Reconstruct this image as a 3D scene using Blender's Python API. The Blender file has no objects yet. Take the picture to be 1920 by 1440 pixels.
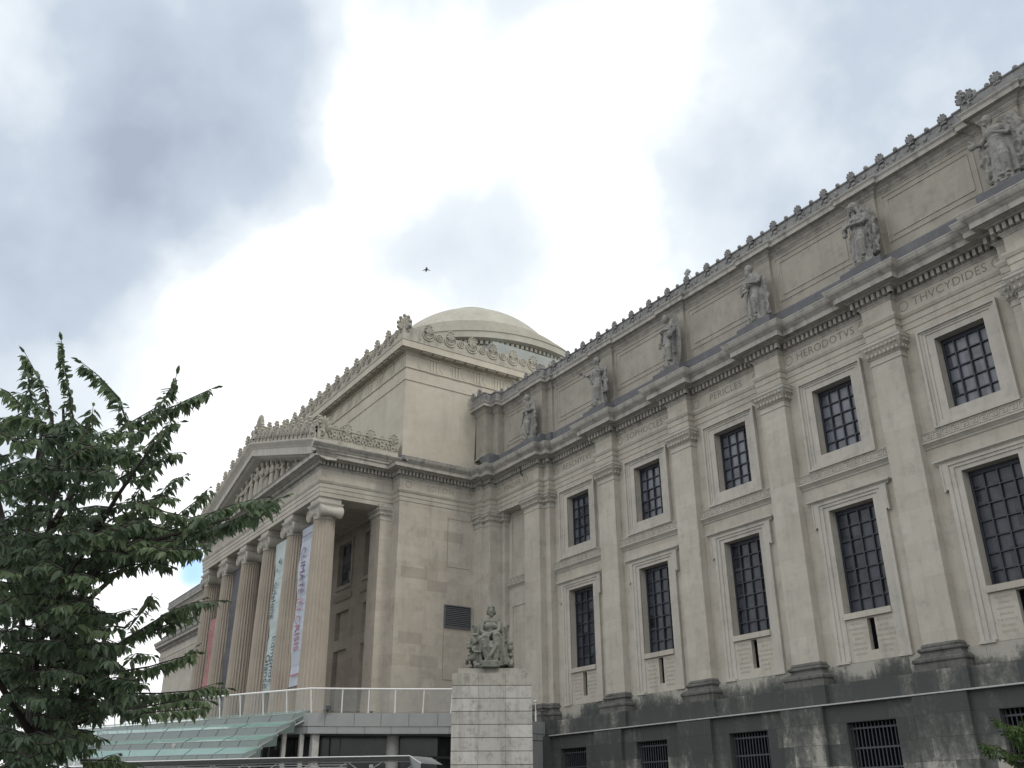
import bpy, bmesh, math, random
from math import sin, cos, pi, radians, hypot, atan2
from mathutils import Vector, Matrix
random.seed(7)
sc = bpy.context.scene
COL = sc.collection

# ------------------------------------------------------------ camera
CAM = Vector((35.572, -30.199, 0.0))
CR = Vector((0.55132393, 0.83427592, -0.00506037))
CU = Vector((0.35044574, -0.22607605, 0.908888))
CF = Vector((-0.75711935, 0.50286509, 0.41700958))
FPX = 1749.66
cd = bpy.data.cameras.new('camera'); cam = bpy.data.objects.new('camera', cd); COL.objects.link(cam)
m = Matrix((CR, CU, -CF)).transposed().to_4x4(); m.translation = CAM
cam.matrix_world = m
cd.sensor_width = 36; cd.sensor_fit = 'HORIZONTAL'; cd.lens = 36*FPX/1920
cd.clip_start = 0.1; cd.clip_end = 3000
sc.camera = cam
sc.view_settings.view_transform = 'Standard'; sc.view_settings.look = 'None'
sc.view_settings.exposure = 0.0; sc.view_settings.gamma = 1.0

def ray(u, v): return CF + CR*((u-960)/FPX) - CU*((v-720)/FPX)
def at(u, v, ax, val):
    d = ray(u, v); i = 'xyz'.index(ax); return CAM + d*((val-CAM[i])/d[i])
def atd(u, v, D): return CAM + ray(u, v)*D

# ------------------------------------------------------------ world
W = bpy.data.worlds.new('World'); sc.world = W; W.use_nodes = True
nt = W.node_tree; N = nt.nodes; L = nt.links; N.clear()
def nn(tree, t, **k):
    n = tree.nodes.new(t)
    for a, b in k.items(): setattr(n, a, b)
    return n
out = nn(nt, 'ShaderNodeOutputWorld'); bg = nn(nt, 'ShaderNodeBackground'); L.new(bg.outputs[0], out.inputs[0])
bg.inputs[1].default_value = 0.1
sky = nn(nt, 'ShaderNodeTexSky', sky_type='NISHITA'); sky.sun_disc = False
SUN_EL, SUN_AZ = radians(48), radians(70)      # azimuth clockwise from +Y
sky.sun_elevation = SUN_EL; sky.sun_rotation = SUN_AZ
tc = nn(nt, 'ShaderNodeTexCoord')
nz = nn(nt, 'ShaderNodeTexNoise'); nz.inputs['Scale'].default_value = 4.2; nz.inputs['Detail'].default_value = 5; nz.inputs['Roughness'].default_value = .55
L.new(tc.outputs['Generated'], nz.inputs['Vector'])
def vm(op, a, b):
    n = nn(nt, 'ShaderNodeVectorMath', operation=op)
    for i, x in enumerate((a, b)):
        if hasattr(x, 'name') or hasattr(x, 'is_linked'): L.new(x, n.inputs[i])
        else: n.inputs[i].default_value = x
    return n.outputs['Value' if op == 'DOT_PRODUCT' else 'Vector']
def mt(op, a, b, clamp=False):
    n = nn(nt, 'ShaderNodeMath', operation=op); n.use_clamp = clamp
    for i, x in enumerate((a, b)):
        if isinstance(x, (int, float)): n.inputs[i].default_value = x
        else: L.new(x, n.inputs[i])
    return n.outputs[0]
wv = vm('SUBTRACT', nz.outputs['Color'], (.5, .5, .5))
wv = vm('MULTIPLY', wv, (.2, .2, .2))
dirv = vm('ADD', tc.outputs['Generated'], wv)
nrm_ = nn(nt, 'ShaderNodeVectorMath', operation='NORMALIZE'); L.new(dirv, nrm_.inputs[0]); dirv = nrm_.outputs[0]
def blob(u, v, rad, amp, soft=.05):
    d = ray(u, v).normalized()
    dot = vm('DOT_PRODUCT', dirv, tuple(d))
    a = rad/FPX
    mr = nn(nt, 'ShaderNodeMapRange', interpolation_type='SMOOTHSTEP'); mr.clamp = True
    L.new(dot, mr.inputs['Value'])
    mr.inputs['From Min'].default_value = cos(a*1.75); mr.inputs['From Max'].default_value = cos(a*soft*.2)
    mr.inputs['To Min'].default_value = 0; mr.inputs['To Max'].default_value = amp
    return mr.outputs[0]
blobs = [(300, 100, 180, .34), (400, 210, 150, .30), (210, 190, 120, .10), (20, 400, 170, .30), (110, 490, 110, .08), (520, 310, 80, .08),
         (870, 480, 140, .16), (950, 400, 110, .11), (700, 400, 120, .10), (780, 540, 90, .07), (620, 350, 90, .05),
         (1680, 240, 310, .28), (1480, 390, 180, .15), (1870, 120, 300, .10), (1330, 440, 100, .08), (300, 1120, 80, .10),
         (-500, 300, 500, .5), (700, -900, 500, .4), (2500, -500, 500, .4), (1500, -1100, 500, .45)]
tot = None
for b in blobs:
    o_ = blob(*b); tot = o_ if tot is None else mt('ADD', tot, o_)
hole = blob(50, 90, 110, .30, .2); tot = mt('SUBTRACT', tot, hole)
n2 = nn(nt, 'ShaderNodeTexNoise'); n2.inputs['Scale'].default_value = 9; n2.inputs['Detail'].default_value = 6
L.new(tc.outputs['Generated'], n2.inputs['Vector'])
t2 = mt('MULTIPLY', mt('SUBTRACT', n2.outputs['Fac'], .5), 1.5)
n3 = nn(nt, 'ShaderNodeTexNoise'); n3.inputs['Scale'].default_value = 22; n3.inputs['Detail'].default_value = 5
L.new(dirv, n3.inputs['Vector'])
t2 = mt('ADD', t2, mt('MULTIPLY', mt('SUBTRACT', n3.outputs['Fac'], .5), .25))
tot = mt('ADD', tot, mt('MULTIPLY', t2, mt('ADD', tot, .03)))
ramp = nn(nt, 'ShaderNodeValToRGB'); L.new(mt('MULTIPLY', tot, .82, True), ramp.inputs[0])
cr = ramp.color_ramp
cr.elements[0].position = .07; cr.elements[0].color = (12.5, 12.6, 12.8, 1)
cr.elements[1].position = 1.0; cr.elements[1].color = (4.3, 4.9, 6.1, 1)
e = cr.elements.new(.22); e.color = (8.6, 9.3, 9.9, 1)
e = cr.elements.new(.5); e.color = (6.0, 6.8, 7.9, 1)
blue = blob(350, 1048, 22, 1, .0)
mix = nn(nt, 'ShaderNodeMix', data_type='RGBA')
L.new(mt('MULTIPLY', blue, .7), mix.inputs['Factor']); L.new(ramp.outputs[0], mix.inputs['A'])
sk2 = nn(nt, 'ShaderNodeMix', data_type='RGBA', blend_type='MULTIPLY'); sk2.inputs['Factor'].default_value = 1
L.new(sky.outputs[0], sk2.inputs['A']); sk2.inputs['B'].default_value = (1.1, 1.9, 2.6, 1)
L.new(sk2.outputs['Result'], mix.inputs['B']); L.new(mix.outputs['Result'], bg.inputs[0])

sl = bpy.data.lights.new('sun', 'SUN'); sl.energy = 0.9; sl.angle = radians(14); sl.color = (1, .93, .80)
so = bpy.data.objects.new('sun', sl); COL.objects.link(so)
sd = Vector((sin(SUN_AZ)*cos(SUN_EL), cos(SUN_AZ)*cos(SUN_EL), sin(SUN_EL)))
so.rotation_euler = sd.to_track_quat('Z', 'Y').to_euler(); so.location = (20, 20, 60)

# ------------------------------------------------------------ materials
def new_mat(name):
    mm = bpy.data.materials.new(name); mm.use_nodes = True
    t = mm.node_tree; t.nodes.clear()
    o = nn(t, 'ShaderNodeOutputMaterial'); p = nn(t, 'ShaderNodeBsdfPrincipled'); t.links.new(p.outputs[0], o.inputs[0])
    return mm, t, p
def wall_vec(t, sx=1., sz=1.):
    g = nn(t, 'ShaderNodeNewGeometry'); s = nn(t, 'ShaderNodeSeparateXYZ'); t.links.new(g.outputs['Position'], s.inputs[0])
    a = nn(t, 'ShaderNodeMath', operation='ADD'); t.links.new(s.outputs[0], a.inputs[0]); t.links.new(s.outputs[1], a.inputs[1])
    c = nn(t, 'ShaderNodeCombineXYZ')
    for src, i, k in ((a.outputs[0], 0, sx), (s.outputs[2], 1, sz)):
        q = nn(t, 'ShaderNodeMath', operation='MULTIPLY'); t.links.new(src, q.inputs[0]); q.inputs[1].default_value = k
        t.links.new(q.outputs[0], c.inputs[i])
    return g, s, c
def stone(name, base, course=.62, block=1.35, tone=.085, mortar=.90, dirt=(.13, .13, .125), dirt_amt=.35, streak=.3, rough=.85, bump=.15, bricks=True, ds=1.7, fine=12.):
    mm, t, p = new_mat(name); lk = t.links
    g, s, c = wall_vec(t)
    cur = None
    if bricks:
        b = nn(t, 'ShaderNodeTexBrick'); lk.new(c.outputs[0], b.inputs['Vector'])
        b.inputs['Scale'].default_value = 1; b.inputs['Brick Width'].default_value = block; b.inputs['Row Height'].default_value = course
        b.inputs['Mortar Size'].default_value = .007; b.inputs['Mortar Smooth'].default_value = .5; b.inputs['Bias'].default_value = -.1
        b.inputs['Color1'].default_value = (*[x*(1+tone*.5) for x in base], 1)
        b.inputs['Color2'].default_value = (base[0]*(1-tone*.7), base[1]*(1-tone*.9), base[2]*(1-tone*1.05), 1)
        b.inputs['Mortar'].default_value = (*[x*mortar for x in base], 1)
        cur = b.outputs['Color']
    else:
        r_ = nn(t, 'ShaderNodeRGB'); r_.outputs[0].default_value = (*base, 1); cur = r_.outputs[0]
    # large mottling
    n1 = nn(t, 'ShaderNodeTexNoise'); n1.inputs['Scale'].default_value = .55; n1.inputs['Detail'].default_value = 8; n1.inputs['Roughness'].default_value = .65
    lk.new(g.outputs['Position'], n1.inputs['Vector'])
    mr = nn(t, 'ShaderNodeMapRange'); lk.new(n1.outputs['Fac'], mr.inputs['Value']); mr.inputs['From Min'].default_value = .3; mr.inputs['From Max'].default_value = .7
    mr.inputs['To Min'].default_value = .86; mr.inputs['To Max'].default_value = 1.06
    mx = nn(t, 'ShaderNodeMix', data_type='RGBA', blend_type='MULTIPLY'); mx.inputs['Factor'].default_value = 1
    lk.new(cur, mx.inputs['A']); lk.new(mr.outputs[0], mx.inputs['B']); cur = mx.outputs['Result']
    # vertical streaks
    mp = nn(t, 'ShaderNodeMapping'); mp.inputs['Scale'].default_value = (2.2, 2.2, .16); lk.new(g.outputs['Position'], mp.inputs['Vector'])
    n2 = nn(t, 'ShaderNodeTexNoise'); n2.inputs['Scale'].default_value = 1.; n2.inputs['Detail'].default_value = 6; n2.inputs['Roughness'].default_value = .7
    lk.new(mp.outputs[0], n2.inputs['Vector'])
    m2 = nn(t, 'ShaderNodeMapRange'); lk.new(n2.outputs['Fac'], m2.inputs['Value']); m2.inputs['From Min'].default_value = .5; m2.inputs['From Max'].default_value = .78
    m2.inputs['To Min'].default_value = 0; m2.inputs['To Max'].default_value = streak
    mx2 = nn(t, 'ShaderNodeMix', data_type='RGBA'); lk.new(m2.outputs[0], mx2.inputs['Factor']); lk.new(cur, mx2.inputs['A']); mx2.inputs['B'].default_value = (*dirt, 1)
    cur = mx2.outputs['Result']
    # blotchy dirt
    n3 = nn(t, 'ShaderNodeTexNoise'); n3.inputs['Scale'].default_value = ds; n3.inputs['Detail'].default_value = 10; n3.inputs['Roughness'].default_value = .75
    lk.new(g.outputs['Position'], n3.inputs['Vector'])
    m3 = nn(t, 'ShaderNodeMapRange'); lk.new(n3.outputs['Fac'], m3.inputs['Value']); m3.inputs['From Min'].default_value = .5; m3.inputs['From Max'].default_value = .72
    m3.inputs['To Min'].default_value = 0; m3.inputs['To Max'].default_value = dirt_amt
    mx3 = nn(t, 'ShaderNodeMix', data_type='RGBA'); lk.new(m3.outputs[0], mx3.inputs['Factor']); lk.new(cur, mx3.inputs['A']); mx3.inputs['B'].default_value = (*dirt, 1)
    cur = mx3.outputs['Result']
    lk.new(cur, p.inputs['Base Color']); p.inputs['Roughness'].default_value = rough; p.inputs['Specular IOR Level'].default_value = .2
    n4 = nn(t, 'ShaderNodeTexNoise'); n4.inputs['Scale'].default_value = fine; n4.inputs['Detail'].default_value = 8; n4.inputs['Roughness'].default_value = .7
    lk.new(g.outputs['Position'], n4.inputs['Vector'])
    bp = nn(t, 'ShaderNodeBump'); bp.inputs['Strength'].default_value = bump; bp.inputs['Distance'].default_value = .05
    lk.new(n4.outputs['Fac'], bp.inputs['Height']); lk.new(bp.outputs[0], p.inputs['Normal'])
    return mm
M = {}
LS = (.47, .445, .385)
M['stone'] = stone('limestone', LS)
M['stone_warm'] = stone('limestone_warm', (.46, .425, .365), tone=.11, block=1.9, course=.62)
M['stone_up'] = stone('limestone_upper', (.49, .46, .385), tone=.05, dirt_amt=.18, streak=.15, mortar=.93, block=2.2, course=.9)
M['trim'] = stone('limestone_trim', (.47, .45, .40), bricks=False, dirt_amt=.35, streak=.35, fine=16)
M['cornice'] = stone('limestone_cornice', (.43, .415, .375), bricks=False, dirt=(.10, .10, .10), dirt_amt=.7, streak=.75, fine=14)
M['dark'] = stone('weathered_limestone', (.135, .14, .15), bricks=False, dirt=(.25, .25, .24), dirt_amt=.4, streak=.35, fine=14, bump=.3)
M['crest'] = stone('cresting_stone', (.285, .285, .28), bricks=False, dirt=(.08, .085, .09), ds=4, dirt_amt=.9, streak=.4, fine=9, bump=.6)
M['crest_light'] = stone('cresting_stone_light', (.42, .40, .34), bricks=False, dirt=(.12, .12, .12), dirt_amt=.7, streak=.5, fine=9, bump=.5)
M['statue'] = stone('statue_stone', (.30, .295, .275), bricks=False, dirt=(.05, .055, .06), dirt_amt=1., streak=.9, ds=5.5, fine=10, bump=.3)
M['seated'] = stone('seated_statue_stone', (.21, .215, .185), bricks=False, dirt=(.04, .044, .04), dirt_amt=1., streak=.7, ds=7, fine=12, bump=.35)
M['column'] = stone('column_stone', (.43, .385, .325), bricks=False, dirt=(.25, .23, .20), dirt_amt=.25, streak=.25)
M['attic'] = stone('attic_limestone', (.37, .35, .30), tone=.05, dirt=(.15, .15, .15), dirt_amt=.5, streak=.35, mortar=.95)
M['basedark'] = stone('sooty_base_stone', (.15, .15, .14), bricks=False, dirt=(.03, .03, .03), dirt_amt=1., streak=.9, fine=22, bump=.4)
M['dome'] = stone('dome_stone', (.43, .42, .36), bricks=False, dirt=(.2, .2, .18), dirt_amt=.35, streak=.35, bump=.05)
M['penthouse'] = stone('penthouse_metal', (.34, .37, .36), bricks=False, dirt_amt=.15, streak=.2, bump=.05)
def soot():
    mm, t, p = new_mat('soot_stained_stone'); lk = t.links
    g, s, c = wall_vec(t)
    b = nn(t, 'ShaderNodeTexBrick'); lk.new(c.outputs[0], b.inputs['Vector']); b.inputs['Scale'].default_value = 1
    b.inputs['Brick Width'].default_value = 1.45; b.inputs['Row Height'].default_value = .72; b.inputs['Mortar Size'].default_value = .006
    b.inputs['Color1'].default_value = (0, 0, 0, 1); b.inputs['Color2'].default_value = (1, 1, 1, 1); b.inputs['Mortar'].default_value = (.2, .2, .2, 1)
    mp = nn(t, 'ShaderNodeMapping'); mp.inputs['Scale'].default_value = (1.0, 1.0, .30); lk.new(g.outputs['Position'], mp.inputs['Vector'])
    n1 = nn(t, 'ShaderNodeTexNoise'); n1.inputs['Scale'].default_value = 1.1; n1.inputs['Detail'].default_value = 10; n1.inputs['Roughness'].default_value = .62; lk.new(mp.outputs[0], n1.inputs['Vector'])
    def ma(op, a, bb, cl=False):
        n = nn(t, 'ShaderNodeMath', operation=op); n.use_clamp = cl
        for i, x in enumerate((a, bb)):
            if isinstance(x, (int, float)): n.inputs[i].default_value = x
            else: lk.new(x, n.inputs[i])
        return n.outputs[0]
    # lighter again towards the bottom courses, light above the plinth
    lo = nn(t, 'ShaderNodeMapRange'); lk.new(s.outputs[2], lo.inputs['Value']); lo.inputs['From Min'].default_value = 2.9; lo.inputs['From Max'].default_value = 1.2; lo.inputs['To Max'].default_value = .22
    hi = nn(t, 'ShaderNodeMapRange'); lk.new(s.outputs[2], hi.inputs['Value']); hi.inputs['From Min'].default_value = 4.15; hi.inputs['From Max'].default_value = 4.95; hi.inputs['To Max'].default_value = .38
    v = ma('ADD', ma('ADD', n1.outputs['Fac'], -.10), ma('MULTIPLY', b.outputs['Color'], .22))
    v = ma('ADD', v, ma('ADD', lo.outputs[0], hi.outputs[0]))
    n5 = nn(t, 'ShaderNodeTexNoise'); n5.inputs['Scale'].default_value = 5; n5.inputs['Detail'].default_value = 8; n5.inputs['Roughness'].default_value = .8; lk.new(g.outputs['Position'], n5.inputs['Vector'])
    v = ma('ADD', v, ma('MULTIPLY', ma('SUBTRACT', n5.outputs['Fac'], .5), .60))
    rp = nn(t, 'ShaderNodeValToRGB'); lk.new(v, rp.inputs[0]); c_ = rp.color_ramp
    c_.elements[0].position = .52; c_.elements[0].color = (.068, .075, .072, 1)
    c_.elements[1].position = .86; c_.elements[1].color = (.36, .35, .31, 1)
    e = c_.elements.new(.64); e.color = (.10, .105, .098, 1)
    e = c_.elements.new(.74); e.color = (.17, .17, .155, 1)
    mo = nn(t, 'ShaderNodeMix', data_type='RGBA'); lk.new(ma('MULTIPLY', b.outputs['Fac'], .55), mo.inputs['Factor']); lk.new(rp.outputs[0], mo.inputs['A']); mo.inputs['B'].default_value = (.03, .032, .03, 1)
    lk.new(mo.outputs['Result'], p.inputs['Base Color']); p.inputs['Roughness'].default_value = .85; p.inputs['Specular IOR Level'].default_value = .2
    bp = nn(t, 'ShaderNodeBump'); bp.inputs['Strength'].default_value = .3; bp.inputs['Distance'].default_value = .04
    lk.new(n5.outputs['Fac'], bp.inputs['Height']); lk.new(bp.outputs[0], p.inputs['Normal'])
    return mm
M['soot'] = soot()
def plain(name, col, rough=.6, metal=0., spec=.5, noise=.12, scale=6., alpha=1.):
    mm, t, p = new_mat(name)
    g = nn(t, 'ShaderNodeNewGeometry'); n = nn(t, 'ShaderNodeTexNoise'); n.inputs['Scale'].default_value = scale; n.inputs['Detail'].default_value = 6
    t.links.new(g.outputs['Position'], n.inputs['Vector'])
    mr = nn(t, 'ShaderNodeMapRange'); t.links.new(n.outputs['Fac'], mr.inputs['Value']); mr.inputs['From Min'].default_value = .3; mr.inputs['From Max'].default_value = .7
    mr.inputs['To Min'].default_value = 1-noise; mr.inputs['To Max'].default_value = 1+noise
    mx = nn(t, 'ShaderNodeMix', data_type='RGBA', blend_type='MULTIPLY'); mx.inputs['Factor'].default_value = 1; mx.inputs['A'].default_value = (*col, 1)
    t.links.new(mr.outputs[0], mx.inputs['B']); t.links.new(mx.outputs['Result'], p.inputs['Base Color'])
    p.inputs['Roughness'].default_value = rough; p.inputs['Metallic'].default_value = metal; p.inputs['Specular IOR Level'].default_value = spec; p.inputs['Alpha'].default_value = alpha
    return mm
M['mullion'] = plain('blue_black_window_metal', (.022, .028, .04), .5)
def panemat(nm, kk):
    mm, t, p = new_mat(nm); lk = t.links; g, sx, c = wall_vec(t, 1/.51, 1/.575)
    fl = nn(t, 'ShaderNodeVectorMath', operation='FLOOR'); lk.new(c.outputs[0], fl.inputs[0]); wn = nn(t, 'ShaderNodeTexWhiteNoise'); lk.new(fl.outputs[0], wn.inputs[0])
    n = nn(t, 'ShaderNodeTexNoise'); n.inputs['Scale'].default_value = 2.6; n.inputs['Detail'].default_value = 6; lk.new(g.outputs['Position'], n.inputs['Vector'])
    a = nn(t, 'ShaderNodeMath', operation='MULTIPLY'); lk.new(wn.outputs['Value'], a.inputs[0]); a.inputs[1].default_value = .6
    b = nn(t, 'ShaderNodeMath', operation='ADD'); lk.new(a.outputs[0], b.inputs[0]); lk.new(n.outputs['Fac'], b.inputs[1])
    rp = nn(t, 'ShaderNodeValToRGB'); lk.new(b.outputs[0], rp.inputs[0]); e = rp.color_ramp
    e.elements[0].position = .35; e.elements[0].color = (.012*kk, .015*kk, .02*kk, 1); e.elements[1].position = 1.05; e.elements[1].color = (.12*kk, .135*kk, .165*kk, 1)
    lk.new(rp.outputs[0], p.inputs['Base Color']); p.inputs['Specular IOR Level'].default_value = .8*kk
    r = nn(t, 'ShaderNodeMapRange'); lk.new(wn.outputs['Value'], r.inputs['Value']); r.inputs['To Min'].default_value = .12; r.inputs['To Max'].default_value = .4; lk.new(r.outputs[0], p.inputs['Roughness'])
    return mm
M['pane'] = panemat('window_pane_glass', 1.); M['pane_low'] = panemat('dim_window_pane_glass', .45)
M['black'] = plain('dark_opening', (.006, .007, .009), .9, noise=.3, spec=0)
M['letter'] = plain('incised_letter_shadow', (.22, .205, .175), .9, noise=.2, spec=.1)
M['letter_soft'] = plain('worn_letter_shadow', (.30, .285, .25), .9, noise=.35, spec=.1, scale=14)  # shade inside worn letter cuts, painted as a darker tone
M['flash'] = plain('lead_flashing', (.42, .42, .41), .6)
M['iron'] = plain('grille_iron', (.05, .055, .065), .55)
M['louver'] = plain('louver_metal', (.11, .118, .125), .5)
M['steel'] = plain('brushed_steel', (.5, .5, .5), .35, metal=.6, noise=.06)
M['whitemetal'] = plain('white_rail_metal', (.72, .72, .71), .4, noise=.05)
M['clad'] = plain('grey_cladding', (.27, .285, .28), .55, noise=.06, scale=2)
M['joint'] = plain('dark_joint', (.10, .11, .115), .7)
M['greydark'] = plain('dark_grey_metal', (.07, .075, .078), .5)
M['concrete'] = plain('pale_concrete_post', (.42, .42, .40), .7)
M['darkglass'] = plain('dark_lobby_glass', (.035, .04, .04), .15, spec=.4, noise=.5, scale=1)
M['ban_white'] = plain('banner_white', (.42, .46, .52), .7, noise=.06, scale=1.5)
M['ban_mint'] = plain('banner_mint', (.42, .49, .49), .7, noise=.06, scale=1.5)
M['ban_red'] = plain('banner_red', (.33, .15, .15), .7, noise=.3)
M['sheet_dark'] = plain('dark_grey_sheet', (.07, .07, .08), .7)
M['ink'] = plain('banner_ink_dark', (.06, .075, .08), .8)
M['ink_purple'] = plain('banner_ink_purple', (.17, .09, .18), .8)
M['ink_red'] = plain('banner_ink_red', (.40, .12, .16), .8)
M['bark'] = plain('bark', (.035, .03, .025), .9, noise=.3, scale=20)
M['ground'] = plain('asphalt_ground', (.10, .10, .10), .9, noise=.2, scale=2)
M['feather'] = plain('bird_feathers', (.03, .03, .035), .8)
M['roof'] = plain('flat_roof', (.12, .12, .12), .9)
def glass(name, col, alpha, rough=.1):
    mm, t, p = new_mat(name); p.inputs['Base Color'].default_value = (*col, 1); p.inputs['Roughness'].default_value = rough
    n = nn(t, 'ShaderNodeTexNoise'); n.inputs['Scale'].default_value = 1.1; n.inputs['Detail'].default_value = 5
    g = nn(t, 'ShaderNodeNewGeometry'); t.links.new(g.outputs['Position'], n.inputs['Vector'])
    mr = nn(t, 'ShaderNodeMapRange'); t.links.new(n.outputs['Fac'], mr.inputs['Value']); mr.inputs['To Min'].default_value = alpha-.12; mr.inputs['To Max'].default_value = min(1, alpha+.12)
    t.links.new(mr.outputs[0], p.inputs['Alpha'])
    return mm
M['glass_green'] = glass('green_canopy_glass', (.20, .335, .29), .9, .06)
M['glass_grey'] = glass('grey_green_riser_glass', (.13, .17, .16), .93, .08)
M['glass_clear'] = glass('clear_rail_glass', (.5, .55, .55), .2, .05)
def leafmat(name, c1, c2):
    mm, t, p = new_mat(name); lk = t.links
    g = nn(t, 'ShaderNodeNewGeometry'); n = nn(t, 'ShaderNodeTexNoise'); n.inputs['Scale'].default_value = 3.5; n.inputs['Detail'].default_value = 4
    lk.new(g.outputs['Position'], n.inputs['Vector'])
    at_ = nn(t, 'ShaderNodeAttribute'); at_.attribute_name = 'tint'
    a = nn(t, 'ShaderNodeMath', operation='ADD'); lk.new(n.outputs['Fac'], a.inputs[0]); lk.new(at_.outputs['Fac'], a.inputs[1])
    rp = nn(t, 'ShaderNodeMapRange'); lk.new(a.outputs[0], rp.inputs['Value']); rp.inputs['From Min'].default_value = .5; rp.inputs['From Max'].default_value = 1.5
    mx = nn(t, 'ShaderNodeMix', data_type='RGBA'); lk.new(rp.outputs[0], mx.inputs['Factor']); mx.inputs['A'].default_value = (*c1, 1); mx.inputs['B'].default_value = (*c2, 1)
    lk.new(mx.outputs['Result'], p.inputs['Base Color']); p.inputs['Roughness'].default_value = .42; p.inputs['Specular IOR Level'].default_value = .45
    tr = nn(t, 'ShaderNodeBsdfTranslucent'); lk.new(mx.outputs['Result'], tr.inputs[0])
    ms = nn(t, 'ShaderNodeMixShader'); ms.inputs[0].default_value = .5
    o = [x for x in t.nodes if x.type == 'OUTPUT_MATERIAL'][0]
    lk.new(p.outputs[0], ms.inputs[1]); lk.new(tr.outputs[0], ms.inputs[2]); lk.new(ms.outputs[0], o.inputs[0])
    return mm
M['leaf'] = leafmat('cherry_leaves', (.10, .145, .09), (.25, .33, .16))
M['leaf2'] = leafmat('bright_leaves', (.05, .10, .025), (.14, .22, .05))

# ------------------------------------------------------------ mesh helpers
class MB:
    def __init__(s): s.v = []; s.f = []; s.t = []
    def add(s, vs, fs):
        o = len(s.v); s.v.extend([tuple(q) for q in vs]); s.f.extend([[i+o for i in f] for f in fs]); return s
    def box(s, x0, x1, y0, y1, z0, z1):
        vs = [(x, y, z) for z in (z0, z1) for y in (y0, y1) for x in (x0, x1)]
        return s.add(vs, [(0, 2, 3, 1), (4, 5, 7, 6), (0, 1, 5, 4), (2, 6, 7, 3), (0, 4, 6, 2), (1, 3, 7, 5)])
    def obox(s, c, ax, ay, az):   # oriented box: centre, three half-axis vectors
        c, ax, ay, az = map(Vector, (c, ax, ay, az)); vs = [c+ax*i+ay*j+az*k for k in (-1, 1) for j in (-1, 1) for i in (-1, 1)]
        return s.add(vs, [(0, 2, 3, 1), (4, 5, 7, 6), (0, 1, 5, 4), (2, 6, 7, 3), (0, 4, 6, 2), (1, 3, 7, 5)])
    def quad(s, a, b, c, d): return s.add([a, b, c, d], [(0, 1, 2, 3)])
    def sweep(s, path, prof, closed=False, caps=True):
        """path: 2-D plan points, outward = right of travel; prof: (d, z) bottom to top."""
        n = len(path); P = [Vector((q[0], q[1])) for q in path]; rings = []
        for i in range(n):
            a = P[i]-P[i-1] if (i > 0 or closed) else None
            b = P[(i+1) % n]-P[i] if (i < n-1 or closed) else None
            na = Vector((a.y, -a.x)).normalized() if a is not None else None
            nb = Vector((b.y, -b.x)).normalized() if b is not None else None
            if na is None: o = nb
            elif nb is None: o = na
            else:
                k = 1+na.dot(nb); o = (na+nb)/max(k, .05)
            rings.append([(P[i].x+o.x*d, P[i].y+o.y*d, z) for d, z in prof])
        m_ = len(prof); vs = [q for r in rings for q in r]; fs = []
        for i in range(n if closed else n-1):
            j = (i+1) % n
            for k in range(m_-1): fs.append((i*m_+k, j*m_+k, j*m_+k+1, i*m_+k+1))
        if caps and not closed:
            fs.append(tuple(range(m_))[::-1]); fs.append(tuple((n-1)*m_+k for k in range(m_)))
        return s.add(vs, fs)
    def lathe(s, c, prof, n=48, a0=0, a1=2*pi, flute=0, fn=24):
        vs = []; full = abs(a1-a0-2*pi) < 1e-6; m_ = n if full else n+1
        for r, z in prof:
            for i in range(m_):
                a = a0+(a1-a0)*i/n
                rr = r*(1-flute*abs(sin(a*fn/2))**.9) if flute else r
                vs.append((c[0]+rr*cos(a), c[1]+rr*sin(a), c[2]+z))
        fs = []
        for k in range(len(prof)-1):
            for i in range(n if full else n):
                j = (i+1) % m_
                if not full and i == m_-1: continue
                fs.append((k*m_+i, k*m_+j, (k+1)*m_+j, (k+1)*m_+i))
        return s.add(vs, fs)
    def tube(s, pts, rad, n=6, caps=True):
        pts = [Vector(p) for p in pts]; R_ = rad if isinstance(rad, (list, tuple)) else [rad]*len(pts)
        vs = []; prev = None
        for i, p in enumerate(pts):
            d = (pts[min(i+1, len(pts)-1)]-pts[max(i-1, 0)]).normalized()
            u = d.cross(Vector((0, 0, 1))) if prev is None else prev-d*prev.dot(d)
            if u.length < 1e-4: u = d.cross(Vector((1, 0, 0)))
            u.normalize(); prev = u; w = d.cross(u)
            for k in range(n): vs.append(p+(u*cos(2*pi*k/n)+w*sin(2*pi*k/n))*R_[i])
        fs = []
        for i in range(len(pts)-1):
            for k in range(n): fs.append((i*n+k, i*n+(k+1) % n, (i+1)*n+(k+1) % n, (i+1)*n+k))
        if caps: fs.append(tuple(range(n))[::-1]); fs.append(tuple((len(pts)-1)*n+k for k in range(n)))
        return s.add(vs, fs)
    def ell(s, c, r, n=10, m_=7, rot=None):
        vs = []; R_ = rot or Matrix.Identity(3); c = Vector(c)
        for j in range(1, m_):
            t = pi*j/m_
            for i in range(n): vs.append(c+R_ @ Vector((r[0]*sin(t)*cos(2*pi*i/n), r[1]*sin(t)*sin(2*pi*i/n), r[2]*cos(t))))
        vs.append(c+R_ @ Vector((0, 0, r[2]))); vs.append(c-R_ @ Vector((0, 0, r[2]))); T = len(vs)-2; fs = []
        for j in range(m_-2):
            for i in range(n): fs.append((j*n+i, (j+1)*n+i, (j+1)*n+(i+1) % n, j*n+(i+1) % n))
        for i in range(n): fs.append((T, i, (i+1) % n)); fs.append((T+1, (m_-2)*n+(i+1) % n, (m_-2)*n+i))
        return s.add(vs, fs)
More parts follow.
